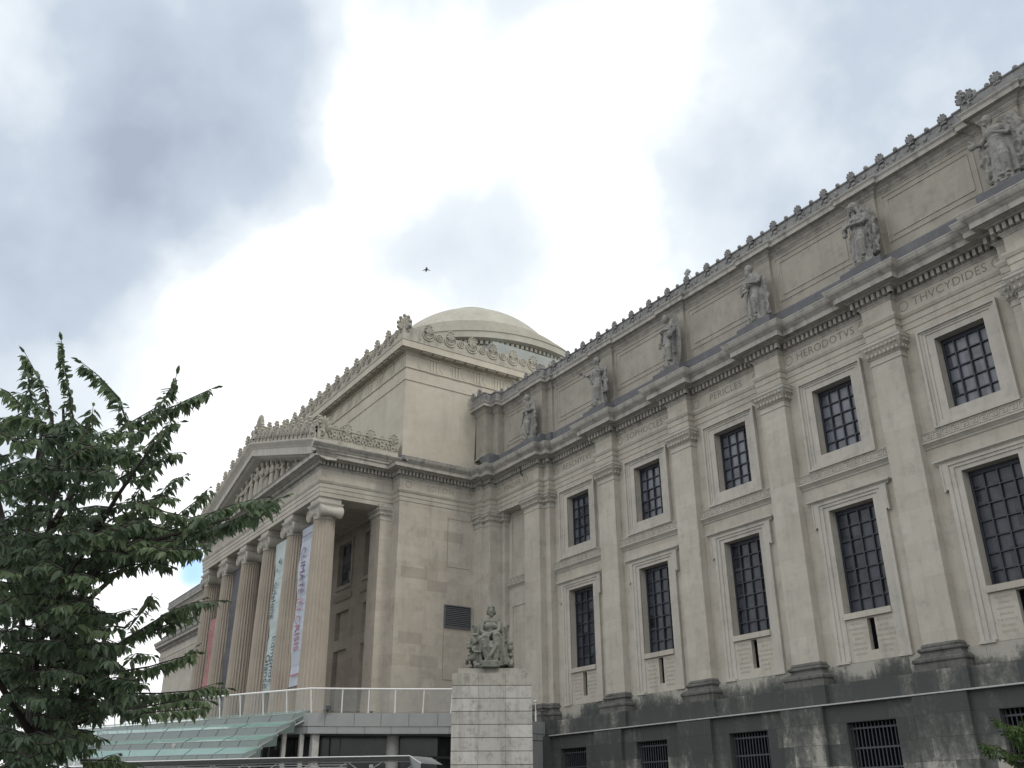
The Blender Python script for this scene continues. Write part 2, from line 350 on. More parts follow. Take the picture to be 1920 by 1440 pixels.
    def ring(s, c, R_, r, axis='y', n=24, k=6, a0=0, a1=2*pi):
        pts = []
        for i in range(n+1):
            a = a0+(a1-a0)*i/n
            if axis == 'y': pts.append((c[0]+R_*cos(a), c[1], c[2]+R_*sin(a)))
            elif axis == 'x': pts.append((c[0], c[1]+R_*cos(a), c[2]+R_*sin(a)))
            else: pts.append((c[0]+R_*cos(a), c[1]+R_*sin(a), c[2]))
        return s.tube(pts, r, k)
    def poly(s, pts2, axis, v0, v1):   # extrude polygon (a,b) along axis between v0 and v1
        n = len(pts2)
        def mk(a, b, v): return (a, v, b) if axis == 'y' else ((v, a, b) if axis == 'x' else (a, b, v))
        vs = [mk(a, b, v0) for a, b in pts2]+[mk(a, b, v1) for a, b in pts2]
        fs = [tuple(range(n)), tuple(range(2*n-1, n-1, -1))]+[(i, i+n, (i+1) % n+n, (i+1) % n) for i in range(n)]
        return s.add(vs, fs)
    def mirror(s):
        o = MB(); o.v = [(2*XC-x, y, z) for x, y, z in s.v]; o.f = [f[::-1] for f in s.f]; return o
    def build(s, name, mat, parent=None, smooth=False, fix=True, label=None):
        me = bpy.data.meshes.new(name); me.from_pydata(s.v, [], s.f); me.update()
        if fix:
            bm = bmesh.new(); bm.from_mesh(me); bmesh.ops.recalc_face_normals(bm, faces=bm.faces); bm.to_mesh(me); bm.free()
        me.materials.append(mat)
        if smooth: me.polygons.foreach_set('use_smooth', [True]*len(me.polygons))
        o = bpy.data.objects.new(name, me); COL.objects.link(o)
        if parent: o.parent = parent
        if label: o['label'] = label
        return o
def tag(o, label, cat, group=None, kind=None):
    o['label'] = label; o['category'] = cat
    if group: o['group'] = group
    if kind: o['kind'] = kind
    return o
def empty(name, loc=(0, 0, 0)):
    o = bpy.data.objects.new(name, None); COL.objects.link(o); o.location = loc; return o
def dupe(src, parent, loc):
    """copy a part (and its children) placed at loc relative to parent"""
    o = src.copy(); COL.objects.link(o); o.parent = parent; o.location = loc
    for ch in list(src.children):
        c = ch.copy(); COL.objects.link(c); c.parent = o
    return o
def struct(o): o['kind'] = 'structure'; return o
def smooth_angle(o, deg=35):
    me = o.data; me.polygons.foreach_set('use_smooth', [True]*len(me.polygons)); me.set_sharp_from_angle(angle=radians(deg))

# ------------------------------------------------------------ dimensions
BAY = 5.8; X1 = -6.782; PW = .672; XC = -24.8
def PX(k): return X1+BAY*(k-1)
def MID(k): return PX(k)+BAY/2
XS = -12.57
WALL = .38

struct(MB().box(-600, 600, -600, 600, -1.9, -1.6).build('ground', M['ground']))

museum = empty('museum_building', (XC, 0, -1.6)); tag(museum, 'long classical limestone museum with domed centre, columned portico and pilastered wing', 'building')
OFF = Vector((XC, 0, -1.6))
def part(mb, name, mat, parent=None, smooth=False, label=None, ang=None):
    o = mb.build(name, mat, parent or museum, False, label=label)
    if parent is None: o.matrix_parent_inverse = Matrix.Translation(-OFF)
    if smooth: smooth_angle(o, ang or 35)
    return o
def pdupe(src, loc):
    o = dupe(src, museum, loc); o.matrix_parent_inverse = Matrix.Translation(-OFF); return o

def ents(): pass
# ---- right half of the entablature plan path (outward on the right of travel)
def ress(k): return [(PX(k)-PW, WALL), (PX(k)-PW, 0), (PX(k)+PW, 0), (PX(k)+PW, WALL)]
XE = 40.0
path_corner = [(XS, -6.3), (XS, -1.1), (-11.8, -1.1), (-11.8, -.86), (-11.1, -.86), (-11.1, -.38)]
path_r = path_corner+[(-6.59, -.38), (-6.59, 0), (-6.11, 0), (-6.11, WALL)]
for k in (2, 3, 4, 5): path_r += ress(k)
path_r += [(21.55, WALL), (21.55, 0), (22.03, 0), (22.03, -.38), (XE, -.38)]
XP = -13.53; YP = -10.95
path_full_r = [(XP, YP)]+[(XP, -6.3)]+path_r
def mir(p): return [(2*XC-x, y) for x, y in p][::-1]
full = mir(path_full_r)+path_full_r
ARCH = [(0, 16.66), (0, 16.92), (.03, 16.925), (.03, 17.18), (.06, 17.185), (.06, 17.42), (.10, 17.45), (.13, 17.52), (.15, 17.56), (.15, 17.66), (.02, 17.665), (.02, 18.29)]
BED = [(.02, 18.29), (.05, 18.31), (.06, 18.36), (.12, 18.42), (.13, 18.455), (.10, 18.46), (.10, 18.73), (.36, 18.735), (.40, 18.80), (.62, 18.80), (.62, 18.815), (.72, 18.80), (.72, 19.02), (.74, 19.03), (.77, 19.07), (.79, 19.075)]
CYMA = [(.79, 19.075), (.83, 19.12), (.90, 19.17), (.95, 19.25), (.985, 19.36), (1.0, 19.375), (1.0, 19.42), (.45, 19.56)]
part(MB().sweep(full, ARCH), 'architrave_and_frieze', M['stone'])
part(MB().sweep(full, BED), 'cornice', M['cornice'])
cy = MB().sweep(mir(path_r)[:], CYMA); cy.sweep(path_r, CYMA)
PSI = [(.60, 19.02), (.72, 19.025), (.72, 19.22), (.76, 19.24), (.80, 19.32), (.92, 19.44), (.98, 19.52), (.98, 19.57), (.60, 19.58)]
cy.sweep([(XP, YP-.98), (XP, -6.3)], PSI); cy.sweep(mir([(XP, YP-.98), (XP, -6.3)]), PSI)
part(cy, 'cornice_gutter', M['cornice'])
# dentils along every straight run
def dentils(mb, path, d0, d1, z0, z1, w=.135, pitch=.235):
    P = [Vector(q) for q in path]; n = len(P)
    def nrm(a, b): t = (b-a).normalized(); return Vector((t.y, -t.x))
    for i in range(n-1):
        a, b = P[i], P[i+1]; t = (b-a); ln = t.length; t.normalize(); nv = Vector((t.y, -t.x))
        s0 = 0; s1 = ln
        if i > 0: 
            c = (P[i]-P[i-1]).normalized(); cr_ = c.x*t.y-c.y*t.x
            s0 = -d1+.02 if cr_ > 0.5 else (d1+.02 if cr_ < -.5 else 0)
        if i < n-2:
            c = (P[i+2]-P[i+1]).normalized(); cr_ = t.x*c.y-t.y*c.x
            s1 = ln+d1-.02 if cr_ > .5 else (ln-d1-.02 if cr_ < -.5 else ln)
        ll = s1-s0
        if ll < w: continue
        cnt = max(1, int((ll-w)/pitch)+1); st = (ll-w)/max(1, cnt-1) if cnt > 1 else 0
        mb = MB()
        for k in range(cnt):
            s_ = s0+k*st; q = a+t*s_; c = q+t*(w/2)+nv*((d0+d1)/2)
            mb.obox((c.x, c.y, (z0+z1)/2), (t.x*w/2, t.y*w/2, 0), (nv.x*(d1-d0)/2, nv.y*(d1-d0)/2, 0), (0, 0, (z1-z0)/2))
        part(mb, 'dentil_course', M['cornice'])
dentils(None, full, .102, .30, 18.475, 18.725)
# blocking course above the wing cornice
BLOCK = [(.44, 19.50), (.44, 19.60), (.40, 19.62), (.38, 20.26), (.30, 20.30), (.27, 20.40), (-.3, 20.43)]
blk_r = [(XS-.2, -6.2), (XS-.2, -1.1)]+path_r[2:]
B2 = [(.30, 19.50), (.30, 19.60), (.24, 19.62), (.20, 19.72), (.02, 19.78), (0, 19.9)]
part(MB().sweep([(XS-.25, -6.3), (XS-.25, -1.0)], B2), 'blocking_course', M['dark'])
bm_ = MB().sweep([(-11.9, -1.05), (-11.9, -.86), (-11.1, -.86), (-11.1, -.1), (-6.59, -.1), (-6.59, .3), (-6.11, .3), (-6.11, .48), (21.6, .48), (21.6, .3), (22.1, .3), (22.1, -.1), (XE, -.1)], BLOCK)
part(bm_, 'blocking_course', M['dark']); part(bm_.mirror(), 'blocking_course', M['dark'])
def sblock(x0, x1, y0, y1):
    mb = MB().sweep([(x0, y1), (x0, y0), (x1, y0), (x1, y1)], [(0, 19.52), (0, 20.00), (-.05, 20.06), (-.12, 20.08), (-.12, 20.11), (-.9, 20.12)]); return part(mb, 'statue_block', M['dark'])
sb0 = sblock(PX(2)-.98, PX(2)+.98, -.58, .45)
for k in (3, 4, 5): pdupe(sb0, ((k-2)*BAY, 0, 0))
sblock(-8.3, -6.2, -.95, .1); sblock(21.7, 23.9, -.95, .1)

# ---- main wall of the wing with openings
def holes_wall(mb, x0, x1, z0, z1, holes, y, depth):
    xs = sorted(set([x0, x1]+[h[0] for h in holes]+[h[1] for h in holes])); zs = sorted(set([z0, z1]+[h[2] for h in holes]+[h[3] for h in holes]))
    for i in range(len(xs)-1):
        for j in range(len(zs)-1):
            cx_, cz = (xs[i]+xs[i+1])/2, (zs[j]+zs[j+1])/2
            if any(h[0] < cx_ < h[1] and h[2] < cz < h[3] for h in holes): continue
            mb.quad((xs[i], y, zs[j]), (xs[i+1], y, zs[j]), (xs[i+1], y, zs[j+1]), (xs[i], y, zs[j+1]))
    for a, b, c, d in holes:
        mb.quad((a, y, c), (a, y, d), (a, y+depth, d), (a, y+depth, c)); mb.quad((b, y, c), (b, y+depth, c), (b, y+depth, d), (b, y, d))
        mb.quad((a, y, d), (b, y, d), (b, y+depth, d), (a, y+depth, d)); mb.quad((a, y, c), (a, y+depth, c), (b, y+depth, c), (b, y, c))
    return mb
UZ0, UZ1, LZ0, LZ1 = 13.25, 16.12, 6.79, 10.90
hs = []
for k in range(1, 7):
    m0 = MID(k)
    hs += [(m0-.99, m0+.99, UZ0, UZ1), (m0-1.045, m0+1.045, LZ0, LZ1), (m0-.16+.06, m0+.16+.06, 5.37, 6.52)]
mw = holes_wall(MB(), -12.3, XE, 4.3, 16.655, hs, WALL, .55)
part(mw, 'wing_wall', M['stone']); part(mw.mirror(), 'wing_wall', M['stone'])
# recessed blank bay beside the corner
bl = MB(); bl.box(-10.25, -8.15, .30, .42, 4.3, 16.66)
nb = MB()
bay0 = [(-11.0, -8.0)]
nb.quad((-10.9, .375, 4.3), (-8, .375, 4.3), (-8, .375, 16.7), (-10.9, .375, 16.7))
def frame_rings(mb, m0, y, rings):
    # rings: (hx_out, z0_out, z1_out, hx_in, z0_in, z1_in, proud)
    for hx, a, b, ix, c, d, pr in rings:
        y0 = y-pr
        mb.box(m0-hx, m0-ix, y0, y+.02, a, b); mb.box(m0+ix, m0+hx, y0, y+.02, a, b)
        mb.box(m0-ix, m0+ix, y0, y+.02, d, b)
        if c > a: mb.box(m0-ix, m0+ix, y0, y+.02, a, c)
def upper_frame(mb, m0, y):
    frame_rings(mb, m0, y, [(1.30, 12.95, 16.36, .99, UZ0, UZ1, .05), (1.42, 12.86, 16.45, 1.30, 12.95, 16.36, .085), (1.52, 12.74, 16.52, 1.42, 12.86, 16.45, .12), (1.62, 12.66, 16.63, 1.52, 12.74, 16.52, .19)])
def lower_frame(mb, m0, y):
    z0 = 5.06
    for hx, ix, top, dz, pr in ((1.28, 1.045, 11.06, LZ1, .05), (1.45, 1.28, 11.18, 11.06, .09), (1.60, 1.45, 11.27, 11.18, .13)):
        for sg in (-1, 1):
            a, b = sorted((m0+sg*ix, m0+sg*hx)); mb.box(a, b, y-pr, y+.02, z0, top)
        mb.box(m0-ix, m0+ix, y-pr, y+.02, dz, top)
    # ears and cap moulding
    for sg in (-1, 1):
        a, b = sorted((m0+sg*1.60, m0+sg*1.70)); mb.box(a, b, y-.13, y+.02, 10.32, 11.27)
        a, b = sorted((m0+sg*1.70, m0+sg*1.76)); mb.box(a, b, y-.16, y+.02, 10.26, 11.27)
        a, b = sorted((m0+sg*1.06, m0+sg*1.64)); mb.box(a, b, y-.17, y+.02, 4.97, 5.06)
    mb.sweep([(m0-1.76, y+.02), (m0-1.76, y), (m0+1.76, y), (m0+1.76, y+.02)], [(0, 11.27), (.10, 11.275), (.12, 11.32), (.2, 11.38), (.22, 11.385), (.22, 11.44), (0, 11.46)])
def keyband(mb, a, b, y):
    mb.box(a, b, y-.10, y+.02, 12.29, 12.63)
    mb.box(a, b, y-.13, y+.02, 12.615, 12.65)
    mb.sweep([(a, y), (b, y)], [(0, 12.0), (.04, 12.02), (.06, 12.08), (.16, 12.18), (.20, 12.2), (.20, 12.27), (0, 12.295)])
def meander(mb, a, b, y):
    n = int((b-a)/.36); w = (b-a)/n; t = .022; z0, z1 = 12.325, 12.595; Y = (y-.128, y-.10)
    for i in range(n):
        x = a+i*w+.03; W_ = w-.05
        def r(x0, x1, c, d): mb.box(x+x0*W_, x+x1*W_, Y[0], Y[1], z0+(z1-z0)*c, z0+(z1-z0)*d)
        r(0, 1.2, 0, .11); r(0, .1, .11, 1); r(.1, 1, .89, 1); r(.9, 1, .3, .89); r(.4, .9, .3, .41); r(.4, .5, .41, .68); r(.5, .72, .58, .68)
def bay_band(a, b):
    o = part(MB().box(a, b, WALL-.10, WALL+.02, 12.29, 12.63).box(a, b, WALL-.13, WALL+.02, 12.615, 12.65), 'key_band', M['trim'])
    m1 = MB().sweep([(a, WALL), (b, WALL)], [(0, 12.0), (.04, 12.02), (.06, 12.08), (.16, 12.18), (.20, 12.2), (.20, 12.27), (0, 12.295)]); m1.build('band_moulding', M['trim'], o)
    m2 = MB(); meander(m2, a+.05, b-.05, WALL); m2.build('key_pattern', M['trim'], o); return o
def skirt_block(a, b): return part(MB().box(a, b, WALL-.10, WALL+.1, 4.30, 4.97), 'wall_skirt', M['soot'])
kb = bay_band(PX(2)+PW, PX(3)-PW); sk = skirt_block(PX(2)+PW, PX(3)-PW)
for k in (3, 4): pdupe(kb, ((k-2)*BAY, 0, 0)); pdupe(sk, ((k-2)*BAY, 0, 0))
for a, b in ((-6.11, PX(2)-PW), (PX(5)+PW, 21.55), (23.56, MID(6)+2.2)): bay_band(a, b); skirt_block(a, b)
bay_band(-10.8, -8.12)
for a, b in ((-6.11, PX(2)-PW), (PX(2)+PW, PX(3)-PW), (PX(3)+PW, PX(4)-PW), (PX(4)+PW, PX(5)-PW), (PX(5)+PW, 21.55)):
    bay_band(2*XC-b, 2*XC-a)
# blank bay mouldings next to the corner
a, b = -10.8, -8.12
fr = MB(); fr.box(a, -10.45, WALL-.05, WALL+.02, 12.66, 16.66); fr.box(-10.45, b, WALL-.05, WALL+.02, 16.35, 16.66)
part(fr, 'blank_panel_frame', M['trim'])
frl = MB(); frl.box(a, -10.45, WALL-.05, WALL+.02, 4.3, 12.0); frl.box(-10.45, b, WALL-.05, WALL+.02, 10.95, 12.0)
part(frl, 'blank_panel_frame', M['trim'])
rfm = MB().box(-12.3, XE, .6, 26, 23.6, 24.1); rfm.quad((-12.5, -.36, 16.665), (-6.6, -.36, 16.665), (-6.6, .5, 16.665), (-12.5, .5, 16.665)); rfm.quad((22.05, -.36, 16.665), (XE, -.36, 16.665), (XE, .5, 16.665), (22.05, .5, 16.665))
rfm.box(-12.3, XE, 25.6, 26, -1.6, 23.6); rfm.box(XE-.4, XE, .4, 25.6, -1.6, 23.6)
part(rfm, 'wing_roof', M['trim']); part(rfm.mirror(), 'wing_roof', M['trim'])
# ---- pilasters
CAP = [(0, 15.84), (.035, 15.86), (.035, 15.93), (.008, 15.94), (.008, 16.10), (.05, 16.12), (.05, 16.15), (.07, 16.16), (.16, 16.30), (.10, 16.33), (.13, 16.35), (.13, 16.37), (.14, 16.38), (.20, 16.46), (.25, 16.55), (.22, 16.57), (.25, 16.60), (.27, 16.62), (.27, 16.72), (.29, 16.74), (.29, 16.77), (-.05, 16.78)]
BASE = [(.0, 5.20), (.04, 5.14), (.06, 5.12), (.06, 5.08), (.04, 5.07), (.12, 5.05), (.16, 5.0), (.16, 4.95), (.11, 4.91), (.09, 4.90), (.09, 4.84), (.14, 4.79), (.22, 4.76), (.22, 4.74), (.27, 4.72), (.32, 4.66), (.32, 4.58), (.27, 4.53), (.27, 4.50), (.29, 4.49), (.29, 4.29), (0, 4.28)][::-1]
def eggs(mb, pth, z=16.24, d=.135, r=.062):
    P = [Vector(q) for q in pth]
    for i in range(len(P)-1):
        t = P[i+1]-P[i]; ln = t.length
        if ln < .2: continue
        t.normalize(); nv = Vector((t.y, -t.x)); n = max(1, round((ln+.2)/.19)); 
        for j in range(n):
            q = P[i]+t*((ln+.16)*(j+.5)/n-.08)+nv*d; mb.ell((q.x, q.y, z), (r, r, r*1.35), 6, 5)
            q2 = q+nv*.09; mb.ell((q2.x, q2.y, z+.24), (r*.9, r*.9, r*1.0), 6, 4)
def pilaster(pth, name='pilaster'):
    s = part(MB().sweep(pth, [(0, 4.3), (0, 15.86)]), name, M['stone'])
    c = MB().sweep(pth, CAP); eggs(c, pth)
    c = c.build('capital', M['trim'], s); b = MB().sweep(pth, BASE).build('base', M['basedark'], s)
    return s
p2 = [(PX(2)-PW, WALL), (PX(2)-PW, 0), (PX(2)+PW, 0), (PX(2)+PW, WALL)]
pil = pilaster(p2)
for k in (3, 4, 5): pdupe(pil, ((k-2)*BAY, 0, 0))
p1 = pilaster([(-8.12, WALL), (-8.12, -.38), (-6.59, -.38), (-6.59, 0), (-6.11, 0), (-6.11, WALL)])
pc = pilaster([(XS, -1.1), (-11.8, -1.1), (-11.8, -.86), (-11.1, -.86), (-11.1, 0), (-10.8, 0), (-10.8, WALL)])
p6 = pilaster([(21.55, WALL), (21.55, 0), (22.03, 0), (22.03, -.38), (23.56, -.38), (23.56, WALL)])
# far wing (mirror side), plain copies
def pil_m(pth):
    return pilaster(mir(pth))
pil_m([(-8.12, WALL), (-8.12, -.38), (-6.59, -.38), (-6.59, 0), (-6.11, 0), (-6.11, WALL)])
pm = pil_m(p2)
for k in (3, 4, 5): pdupe(pm, (-(k-2)*BAY, 0, 0))
pil_m([(21.55, WALL), (21.55, 0), (22.03, 0), (22.03, -.38), (23.56, -.38), (23.56, WALL)])
# wing attic wall, panels, cornice, cresting
YA = .5
att = [(XS-.25, -.9), (-11.6, -.9), (-11.6, -.35), (-11.05, -.35), (-11.05, .12), (-8.0, .12), (-8.0, 0), (-6.6, 0), (-6.6, .38), (-6.11, .38), (-6.11, YA)]
for k in (2, 3, 4, 5): att += [(PX(k)-.62, YA), (PX(k)-.62, .38), (PX(k)+.62, .38), (PX(k)+.62, YA)]
att += [(21.6, YA), (21.6, .38), (22.1, .38), (22.1, 0), (23.5, 0), (23.5, .12), (XE, .12)]
ATT = [(.10, 20.40), (.10, 20.50), (.03, 20.56), (0, 20.58), (0, 23.38)]
ACOR = [(0, 23.38), (.03, 23.40), (.03, 23.45), (.05, 23.46), (.10, 23.52), (.12, 23.55), (.12, 23.60), (.15, 23.62), (.24, 23.70), (.25, 23.73), (.40, 23.73), (.40, 23.725), (.43, 23.73), (.43, 23.90), (.45, 23.93), (.50, 23.99), (.50, 24.03), (.42, 24.06)]
part(MB().sweep(att, ATT), 'attic_wall', M['attic']); part(MB().sweep(mir(att), ATT), 'attic_wall', M['attic'])
part(MB().sweep(att, ACOR), 'attic_cornice', M['cornice']); part(MB().sweep(mir(att), ACOR), 'attic_cornice', M['cornice'])
crest = [(-12.7, -.9), (-11.6, -.9), (-11.6, -.35), (-11.05, -.35), (-11.05, .12), (-6.6, .12), (-6.6, .42), (-6.11, .42), (-6.11, YA), (21.6, YA), (21.6, .42), (22.1, .42), (22.1, .12), (XE, .12)]
CRE = [(.40, 24.04), (.40, 24.56), (.45, 24.58), (.45, 24.64), (.0, 24.66)]
part(MB().sweep(crest, CRE), 'cresting_band', M['crest']); part(MB().sweep(mir(crest), CRE), 'cresting_band', M['crest'])
for k in range(0, 7):
    pan = MB()
    a = PX(k)+.87 if k > 0 else -10.7; b = PX(k+1)-.87 if k > 0 else -8.3; y = YA if 0 < k < 6 else .12
    if k == 1: a = -5.75
    if k == 6: a = 23.9; b = 27.0
    for ins, zz0, zz1 in ((0, 21.02, 23.22), (.24, 21.28, 22.98)):
        A, B_ = a+ins, b-ins; w = .022
        # a shallow raised list with a shadow line on its lower edge
        for q in ((A, B_, zz0, zz0+w), (A, B_, zz1-w, zz1), (A, A+w, zz0+w, zz1-w), (B_-w, B_, zz0+w, zz1-w)):
            pan.box(q[0], q[1], y-.035, y+.01, q[2], q[3])
    part(pan, 'attic_panel_moulding', M['trim'])
    if k < 4: part(pan.mirror(), 'attic_panel_moulding', M['trim'])

# ---- palmettes and balls
def palmette(mb, h=.42, w=.30, t=.07, back=.06, lobes=7):
    mb.box(-w*.55, w*.55, -t*.5, t*.8, -.14, h*.10)
    for i in range(lobes):
        a = (i-(lobes-1)/2)*radians(25); q = abs(i-(lobes-1)/2)/((lobes-1)/2)
        rr = h*(1.02-.42*q**1.6)
        tip = Vector((sin(a)*rr*w/(h*.80), -t*.9, h*.02+cos(a)*rr)); base = Vector((0, -t*.2, -h*.12)); d = tip-base
        rot = d.normalized().to_track_quat('Z', 'Y').to_matrix()
        mb.ell(base+d*.56, (w*.21, t*.85, d.length*.47), 8, 6, rot); mb.ell(tip-d*.10, (w*.22, t*1.15, w*.24), 8, 6)
    mb.ell((0, 0, h*.25), (w*.85, t*.6, h*.45), 14, 8)
    return mb
pal0 = part(palmette(MB()), 'palmette', M['crest'], smooth=True, ang=60); pal0.location = (PX(5), .02, 24.56); pal0.scale = (.76,)*3
ball0 = part(MB().ell((0, 0, .05), (.105, .10, .115), 10, 7), 'ball_finial', M['crest'], smooth=True, ang=80); ball0.location = (PX(5)+.725, .05, 24.62)
def inst(src, loc, rz=0, sc_=1):
    o = src.copy(); COL.objects.link(o); o.location = loc; o.rotation_euler[2] = rz; o.scale = (sc_*src.scale[0],)*3
    for ch in src.children:
        c = ch.copy(); COL.objects.link(c); c.parent = o
    return o
def relief(mb, x, y, z0=24.1, axis=0):
    # scrolls under each palmette
    for sg in (-1, 1):
        pts = []
        for i in range(9):
            a = pi*1.5*i/8; r = .19-.012*i
            pts.append((x+sg*(.14+.34*i/8*.7+r*.5*cos(a)), y, z0+.22+r*.8*sin(a)))
        mb.tube(pts, .035, 5)
    mb.ell((x, y, z0+.16), (.13, .05, .12), 7, 5); mb.ell((x+.72, y, z0+.22), (.12, .05, .17), 7, 5)
rl_ = MB(); relief(rl_, 0, .07, -.50); rl_ = rl_.build('scroll_relief', M['crest'], pal0); smooth_angle(rl_, 70)
for n in range(-15, 26):
    x = PX(2)+n*BAY/4
    if x < -5.9 or x > 21.5: continue
    if abs(x-PX(5)) > .01: inst(pal0, (x, .02, 24.56))
    if abs(x+.725-PX(5)-.725) > .01 and x+.725 < 21.4: inst(ball0, (x+.725, .05, 24.62))
for x in (-10.6, -9.2, -7.8): inst(pal0, (x, -.30, 24.60)); inst(ball0, (x+.7, -.28, 24.62))
for x in (22.1, 23.2, 24.65, 26.1): inst(pal0, (x, -.30, 24.60), 0, 1.15); inst(ball0, (x+.72, -.28, 24.62))
inst(pal0, (-11.7, -1.28, 24.6), 0, 1.25); inst(pal0, (-12.5, -1.28, 24.6), 0, 1.25); inst(pal0, (-6.4, -.30, 24.6), radians(35), 1.1); inst(pal0, (21.8, -.28, 24.65), radians(-35), 1.45)
for n in range(0, 9):
    inst(pal0, (2*XC-(-4+n*2.9), .02, 24.60), 0, 1.1)

# ---- windows (glazing as parts: frame, panes, grille)
def glazing(m0, z0, z1, hx, cols, rows, y=WALL+.42, pm='pane'):
    o = part(MB().box(m0-hx, m0+hx, y, y+.04, z0, z1), 'window', M[pm])
    g = MB(); 
    g.box(m0-hx, m0-hx+.09, y-.07, y-.001, z0, z1); g.box(m0+hx-.09, m0+hx, y-.07, y-.001, z0, z1)
    g.box(m0-hx+.09, m0+hx-.09, y-.07, y-.001, z0, z0+.07); g.box(m0-hx+.09, m0+hx-.09, y-.07, y-.001, z1-.17, z1)
    for i in range(1, cols):
        x = m0-hx+2*hx*i/cols; w = .026
        g.box(x-w, x+w, y-.09, y-.001, z0+.07, z1-.17)
    for j in range(1, rows):
        z = z0+(z1-z0-.12)*j/rows; w = .021
        g.box(m0-hx+.09, m0+hx-.09, y-.075, y-.0015, z-w, z+w)
    g.build('mullions', M['mullion'], o); return o
wu = glazing(MID(2), UZ0, UZ1, .99, 4, 5); wl = glazing(MID(2), LZ0, LZ1, 1.045, 4, 7, pm='pane_low')
def add_sub(mb, name, mat, parent): return mb.build(name, mat, parent)
q_ = MB(); upper_frame(q_, MID(2), WALL); add_sub(q_, 'window_surround', M['trim'], wu)
q_ = MB(); lower_frame(q_, MID(2), WALL); add_sub(q_, 'window_surround', M['trim'], wl)
m0 = MID(2); q_ = MB().box(m0-1.05, m0+1.05, WALL-.13, WALL+.3, 6.57, 6.79); add_sub(q_, 'window_sill', M['stone'], wl)
q_ = MB().box(m0-1.045, m0-.10, WALL-.02, WALL+.01, 5.0, 6.56); q_.box(m0+.22, m0+1.045, WALL-.02, WALL+.01, 5.0, 6.56); q_.box(m0-.10, m0+.22, WALL-.02, WALL+.01, 5.0, 5.36); add_sub(q_, 'inscription_panel', M['stone'], wl)
add_sub(MB().box(m0-.09, m0+.21, WALL+.16, WALL+.5, 5.38, 6.5), 'slit_window', M['black'], wl)
for k in (1, 3, 4, 5, 6): pdupe(wu, ((k-2)*BAY, 0, 0)); pdupe(wl, ((k-2)*BAY, 0, 0))
for k in range(1, 7):
    pdupe(wu, (2*XC-MID(k)-MID(2), 0, 0)); pdupe(wl, (2*XC-MID(k)-MID(2), 0, 0))

# ---- basement storey
bs = MB(); hb = [(MID(k)-1.03, MID(k)+1.03, 1.20, 2.86) for k in range(1, 7)]
holes_wall(bs, -12.6, XE, -1.6, 3.50, hb, -.5, .55)
bs.quad((-12.6, -.5, 3.50), (XE, -.5, 3.50), (XE, .4, 3.50), (-12.6, .4, 3.50))
bs.box(-12.6, XE, -.18, .4, 3.505, 4.28)
for k in range(1, 7):
    xx = PX(k) if k not in (1, 6) else (-7.0 if k == 1 else 22.7); hw = 1.0 if k not in (1, 6) else 1.35
    bs.box(xx-hw, xx+hw, -.34 if k not in (1, 6) else -.70, .38, 3.51, 4.285)
    bs.box(xx-hw, xx+hw, -.66 if k not in (1, 6) else -.86, -.4, -1.6, 3.50)
bs.box(-12.6, XE, -.95, -.4, -1.6, 1.10)
part(bs, 'basement_wall', M['soot'])
part(MB().box(-12.6, XE, -.70, -.1, 3.500, 3.545).box(-12.6, XE, -1.0, -.6, 1.10, 1.13), 'flashing_strip', M['flash'])
part(bs.mirror(), 'basement_wall', M['soot'])
def grille(m0):
    o = part(MB().box(m0-1.03, m0+1.03, -.02, .03, 1.2, 2.86), 'basement_window', M['black'])
    g = MB()
    for i in range(13):
        x = m0-.95+1.9*i/12; g.tube([(x, -.28, 1.2), (x, -.28, 2.86)], .022, 5)
    for z in (1.35, 2.0, 2.66): g.box(m0-1.03, m0+1.03, -.30, -.26, z-.03, z+.03)
    g.build('window_bars', M['iron'], o); return o
g0 = grille(MID(2))
for k in (1, 3, 4, 5, 6): pdupe(g0, ((k-2)*BAY, 0, 0))

# ---- lettering
def text_mesh(s, size, font_w=1.0, extr=.004, sp=1.0, thin=.008):
    cu = bpy.data.curves.new('t', 'FONT'); cu.body = s; cu.size = size; cu.extrude = extr; cu.align_x = 'CENTER'; cu.align_y = 'CENTER'; cu.space_character = sp
    cu.offset = -thin*size; cu.resolution_u = 3
    o = bpy.data.objects.new('t', cu); COL.objects.link(o)
    dg = bpy.context.evaluated_depsgraph_get(); me = bpy.data.meshes.new_from_object(o.evaluated_get(dg))
    bpy.data.objects.remove(o); bpy.data.curves.remove(cu)
    vs = [tuple(v.co) for v in me.vertices]; fs = [tuple(p.vertices) for p in me.polygons]; bpy.data.meshes.remove(me)
    return vs, fs
def put_text(mb, s, size, c, ux, uy, un, fit=None, **kw):
    vs, fs = text_mesh(s, size, **kw)
    if fit:
        xs_ = [v[0] for v in vs]; k_ = fit/(max(xs_)-min(xs_)); m__ = (max(xs_)+min(xs_))/2; vs = [((x-m__)*k_, y, z) for x, y, z in vs]
    c, ux, uy, un = map(Vector, (c, ux, uy, un))
    w = kw.get('w', 1)
    mb.add([c+ux*x+uy*y+un*z for x, y, z in vs], fs)
EX = (1, 0, 0); EZ = (0, 0, 1); NY = (0, -1, 0)
def name_panel(s, x, y):
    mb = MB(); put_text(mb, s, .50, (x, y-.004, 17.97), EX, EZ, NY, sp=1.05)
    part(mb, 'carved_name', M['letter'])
rg = MB()
for s, k in (('AESCHYLVS', 1), ('SOPHOCLES', 2), ('PERICLES', 3), ('HERODOTVS', 4), ('THVCYDIDES', 5)):
    x = MID(k) if k > 1 else (-6.11+PX(2)-PW)/2
    name_panel(s, x, WALL-.02)
    for sg in (-1, 1): rg.ring((x+sg*1.95, WALL-.02, 17.97), .2, .014, 'y', 24, 5)
name_panel('PINDAR', -9.3, -.40)
for x in (-10.75, -7.9): rg.ring((x, -.40, 17.97), .2, .014, 'y', 24, 5)
